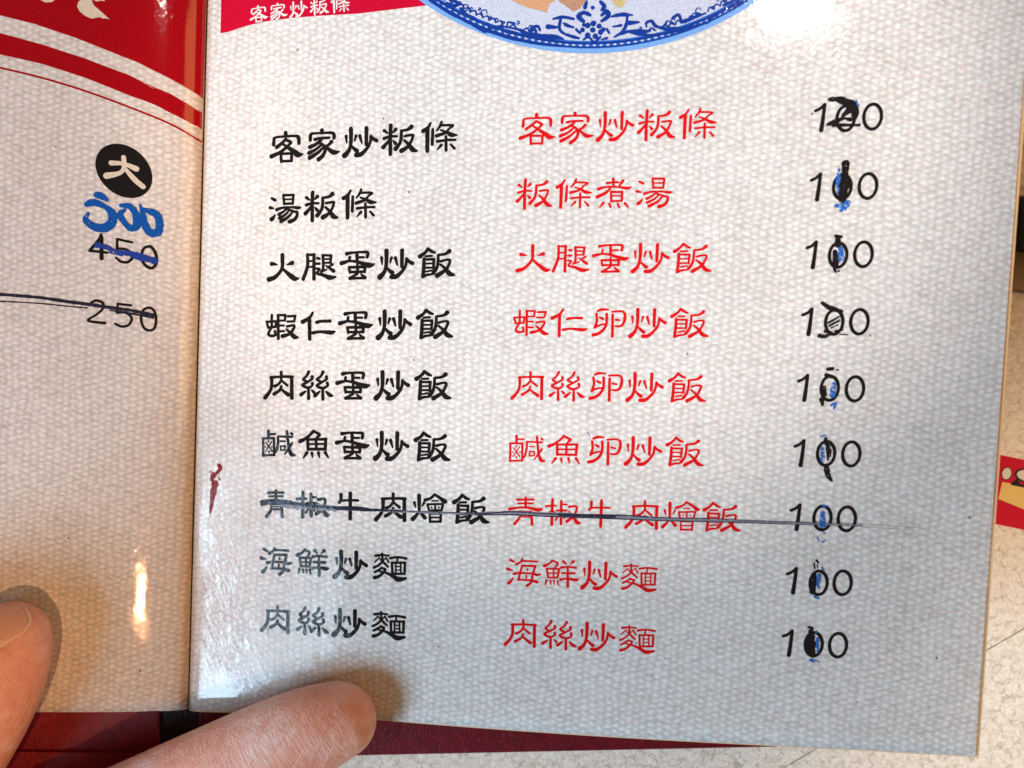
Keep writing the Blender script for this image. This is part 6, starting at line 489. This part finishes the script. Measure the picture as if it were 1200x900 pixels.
# ------------------------------------------------------------------ things on the table at the right edge
def leaflet():
    root = bpy.data.objects.new('leaflet', None); COL.objects.link(root); root.location = (250*MM, -22*MM, TZ*MM)
    tag(root, 'small bright red printed leaflet lying on the table beside the menu', 'leaflet')
    NR = NT('glossy_red_card'); NR.b.inputs['Base Color'].default_value = c4(.70, .006, .04); NR.b.inputs['Roughness'].default_value = .6; NR.b.inputs['Specular IOR Level'].default_value = .1
    a = math.radians(-9)
    def P(x, y): return (x*math.cos(a)-y*math.sin(a), x*math.sin(a)+y*math.cos(a))
    def sl(n, pts, z0, z1, m):
        o = slab(n, [P(*p) for p in pts], z0, z1, m, root, 0); return o
    sl('card', [(-18, -12.2), (34, -12.2), (34, 9.0), (-18, 9.0)], .05, .45, NR.m)
    yl = simple('glare_yellow', (.95, .70, .25), .6, .1).m; wh = simple('printed_white_card', (.85, .82, .78), .6, .1).m; bk = simple('printed_black_card', (.02, .02, .02), .6, .1).m
    sl('painted_glare', [(-5.5, -4.4), (-5.5, 1.0), (33, 1.0), (33, -9.5), (6, -6.5)], .455, .46, yl)  # yellow glare on the card, painted as a flat band
    def ell(cx, cy, rx, ry, n=20): return [(cx+rx*math.cos(2*math.pi*k/n), cy+ry*math.sin(2*math.pi*k/n)) for k in range(n)]
    sl('printed_outline', ell(1.8, 4.4, 4.2, 2.3), .465, .47, bk); sl('printed_oval', ell(2.0, 4.4, 3.7, 1.8), .475, .48, wh)
    sl('printed_outline', ell(-4.8, 3.8, 1.7, 2.1), .465, .47, bk); sl('printed_oval', ell(-4.8, 3.8, 1.4, 1.8), .475, .48, wh)
    sl('printed_outline', [(-2.8, 1.2), (-1.2, 3.2), (.2, 1.4), (2.5, 2.0), (5, 1.2), (5, .6), (-2.8, .6)], .466, .471, bk)
    sl('printed_outline', ell(9.5, 3.2, 2.6, 2.3), .465, .47, bk); sl('printed_oval', ell(9.5, 3.2, 2.0, 1.7), .475, .48, wh)
leaflet()
bxroot = bpy.data.objects.new('napkin_box', None); COL.objects.link(bxroot); bxroot.location = (262*MM, 52*MM, TZ*MM)
tag(bxroot, 'dark brown box standing on the table behind the right edge of the menu', 'box')
mb = simple('dark_brown_plastic', (.012, .009, .008), .35).m; mb2 = simple('brown_wood_base', (.20, .10, .035), .4).m
slab('base', [(-20, -13.5), (60, -20), (60, 18), (-20, 15)], .1, 3, mb2, bxroot, .5)
slab('body', [(-19.6, -2), (59, -5), (59, 17.5), (-19.6, 14.6)], 3.02, 26, mb, bxroot, 1.2)
# ------------------------------------------------------------------ the hand
def skin_mat():
    N = NT('skin')
    a = N.noise(.045, 3, .6, N.map((1, 1, 1), 0, (9, 3, 0))); b = N.noise(.35, 4, .65)
    col = N.mix(N.ramp(a.outputs['Fac'], .42, .60), c4(.86, .45, .36), c4(.92, .62, .56))
    col = N.mix(N.ramp(b.outputs['Fac'], .35, .7, 0, .45), col, c4(.70, .27, .18))
    # redder pad near the tips
    N.L(col, N.b.inputs['Base Color'])
    N.b.inputs['Roughness'].default_value = .42; N.b.inputs['Specular IOR Level'].default_value = .45
    N.b.inputs['Subsurface Weight'].default_value = .35; N.b.inputs['Subsurface Radius'].default_value = (1.0, .35, .18); N.b.inputs['Subsurface Scale'].default_value = .0022
    w = N.n.new('ShaderNodeTexWave'); w.inputs['Scale'].default_value = .52; w.inputs['Distortion'].default_value = 5.; w.inputs['Detail'].default_value = 2; w.inputs['Detail Scale'].default_value = .25
    N.L(N.map(rot=math.radians(68)), w.inputs['Vector'])
    cr = N.noise(1., 3, .55, N.map((.16, 1.3, 1), math.radians(55)))
    por = N.noise(2.4, 4, .7)
    n1 = N.bump(w.outputs['Fac'], .018*MM)
    big = N.noise(1., 2, .5, N.map((.05, .30, .3), math.radians(-62)))
    n2 = N.bump(N.ramp(cr.outputs['Fac'], .42, .60), .06*MM, 1, n1)
    n2 = N.bump(N.ramp(big.outputs['Fac'], .36, .50), .13*MM, 1, n2)
    n3 = N.bump(por.outputs['Fac'], .04*MM, 1, n2)
    N.L(n3, N.b.inputs['Normal']); return N.m
M_skin = skin_mat()
def chain(pts, step=1.1):
    out = []
    P = catmull([tuple(p) for p in pts], 10)
    out.append(P[0]); acc = 0
    for a, b in zip(P, P[1:]):
        acc += math.dist(a[:3], b[:3])
        if acc >= step: out.append(b); acc = 0
    return out
thumb = [(48.3, -90.4, 19.0, 10.9), (41.5, -93.2, 20.0, 12.3), (31.4, -98.0, 20.5, 13.2), (17.3, -105.6, 20.0, 13.7), (0.2, -115.4, 18.0, 14.3), (-24.8, -130.2, 15.0, 15.0)]
index = [(-43.9, -72.4, 16.0, 10.5), (-44.5, -77.4, 17.0, 11.4), (-48.0, -89.3, 18.0, 11.9), (-56.0, -104.7, 17.0, 12.0), (-69.6, -126.6, 14.0, 12.6)]
fingers = [thumb + [(-46, -146, 22, 16), (-62, -178, 30, 21), (-72, -205, 30, 26)],
           index + [(-88, -146, 34, 14), (-100, -176, 44, 17), (-98, -208, 36, 22)],
           [(-80, -70, 26, 8.8), (-85, -82, 52, 9.8), (-95, -104, 74, 11.0), (-110, -140, 76, 13.5), (-112, -175, 60, 17), (-104, -205, 44, 22)],  # unseen fingers here and below, arched high to shade the left page
           [(-106, -76, 32, 8.4), (-111, -90, 56, 9.4), (-121, -116, 76, 10.8), (-133, -152, 72, 13), (-130, -184, 56, 16), (-118, -214, 40, 21)],
           [(-164, -146, -4, 7.2), (-164, -160, 8, 8), (-160, -180, 24, 9), (-148, -202, 30, 12), (-126, -226, 26, 17)],
           [(-72, -205, 28, 26), (-96, -222, 28, 26), (-118, -232, 26, 20)], [(-90, -225, 26, 26), (-94, -262, 22, 25), (-98, -330, 22, 25), (-100, -420, 24, 28)]]
bm = bmesh.new()
ico = bmesh.new(); bmesh.ops.create_icosphere(ico, subdivisions=3, radius=1)
iv = [v.co.copy() for v in ico.verts]; inf = [[v.index for v in f.verts] for f in ico.faces]; ico.free()
V, Fc = [], []
for ch in fingers:
    for x, y, z, r_ in chain(ch, 1.6):
        b = len(V); V += [((x+v.x*r_)*MM, (y+v.y*r_)*MM, (z+v.z*r_*.86)*MM) for v in iv]; Fc += [[i+b for i in f] for f in inf]
tmp = link('person', V, Fc, None)
md = tmp.modifiers.new('r', 'REMESH'); md.mode = 'VOXEL'; md.voxel_size = .0008
sm = tmp.modifiers.new('s', 'SMOOTH'); sm.iterations = 10; sm.factor = .6
dg = bpy.context.evaluated_depsgraph_get(); me = bpy.data.meshes.new_from_object(tmp.evaluated_get(dg))
old = tmp.data; tmp.modifiers.clear(); tmp.data = me; bpy.data.meshes.remove(old)
me.materials.clear(); me.materials.append(M_skin); me.polygons.foreach_set('use_smooth', [True]*len(me.polygons))
hand = tmp; tag(hand, 'hand with thumb and one finger pressing on the bottom edge of the menu', 'person')
# finger nail on the finger at the left: a curved plate lying in its fold, with a pale free edge
NN = simple('fingernail_plate', (.80, .42, .33), .25); NN.b.inputs['Subsurface Weight'].default_value = .3; NN.b.inputs['Subsurface Scale'].default_value = .002
NE = simple('fingernail_free_edge', (.86, .58, .40), .4)
rad = math.radians
EDGE = [(-.25, 108), (.0, 92), (.20, 76), (.42, 52), (.64, 38), (.95, 34), (1.30, 36)]
def nail(name, off0, off1, t0, t1, lift, mat, parent, thick=.4):
    """patch on the fingertip dome: u round the axis from the curved nail edge, t along it"""
    cx, cy_, cz, r0 = index[0]
    nu, nt = 14, 24; V = []; Fc = []
    for lay in (0, 1):
        for i in range(nu+1):
            for j in range(nt+1):
                t = t0+(t1-t0)*j/nt; ue = interp(EDGE, t)
                a0 = ue+off0; a1 = ue+off1 if off1 < 40 else 165
                u = rad(a0+(a1-a0)*i/nu)
                R_ = r0+lift-lay*thick
                yy = math.sin(t)*R_ if t > 0 else t*R_
                rr = math.cos(t)*R_ if t > 0 else R_
                V.append(((cx+rr*math.cos(u))*MM, (cy_+yy)*MM, (cz+rr*math.sin(u)*.88)*MM))
    I = lambda l, i, j: (l*(nu+1)+i)*(nt+1)+j
    for i in range(nu):
        for j in range(nt):
            Fc.append((I(0,i,j), I(0,i+1,j), I(0,i+1,j+1), I(0,i,j+1))); Fc.append((I(1,i,j), I(1,i,j+1), I(1,i+1,j+1), I(1,i+1,j)))
        Fc.append((I(0,i,0), I(1,i,0), I(1,i+1,0), I(0,i+1,0))); Fc.append((I(0,i,nt), I(0,i+1,nt), I(1,i+1,nt), I(1,i,nt)))
    for j in range(nt):
        Fc.append((I(0,0,j), I(0,0,j+1), I(1,0,j+1), I(1,0,j))); Fc.append((I(0,nu,j), I(1,nu,j), I(1,nu,j+1), I(0,nu,j+1)))
    return link(name, V, Fc, mat, parent, True)
nail('fingernail', 0, 99, -.25, 1.25, .40, NN.m, hand)
nail('nail_edge', -6.5, -.3, -.22, 1.22, .34, NE.m, hand, .6)
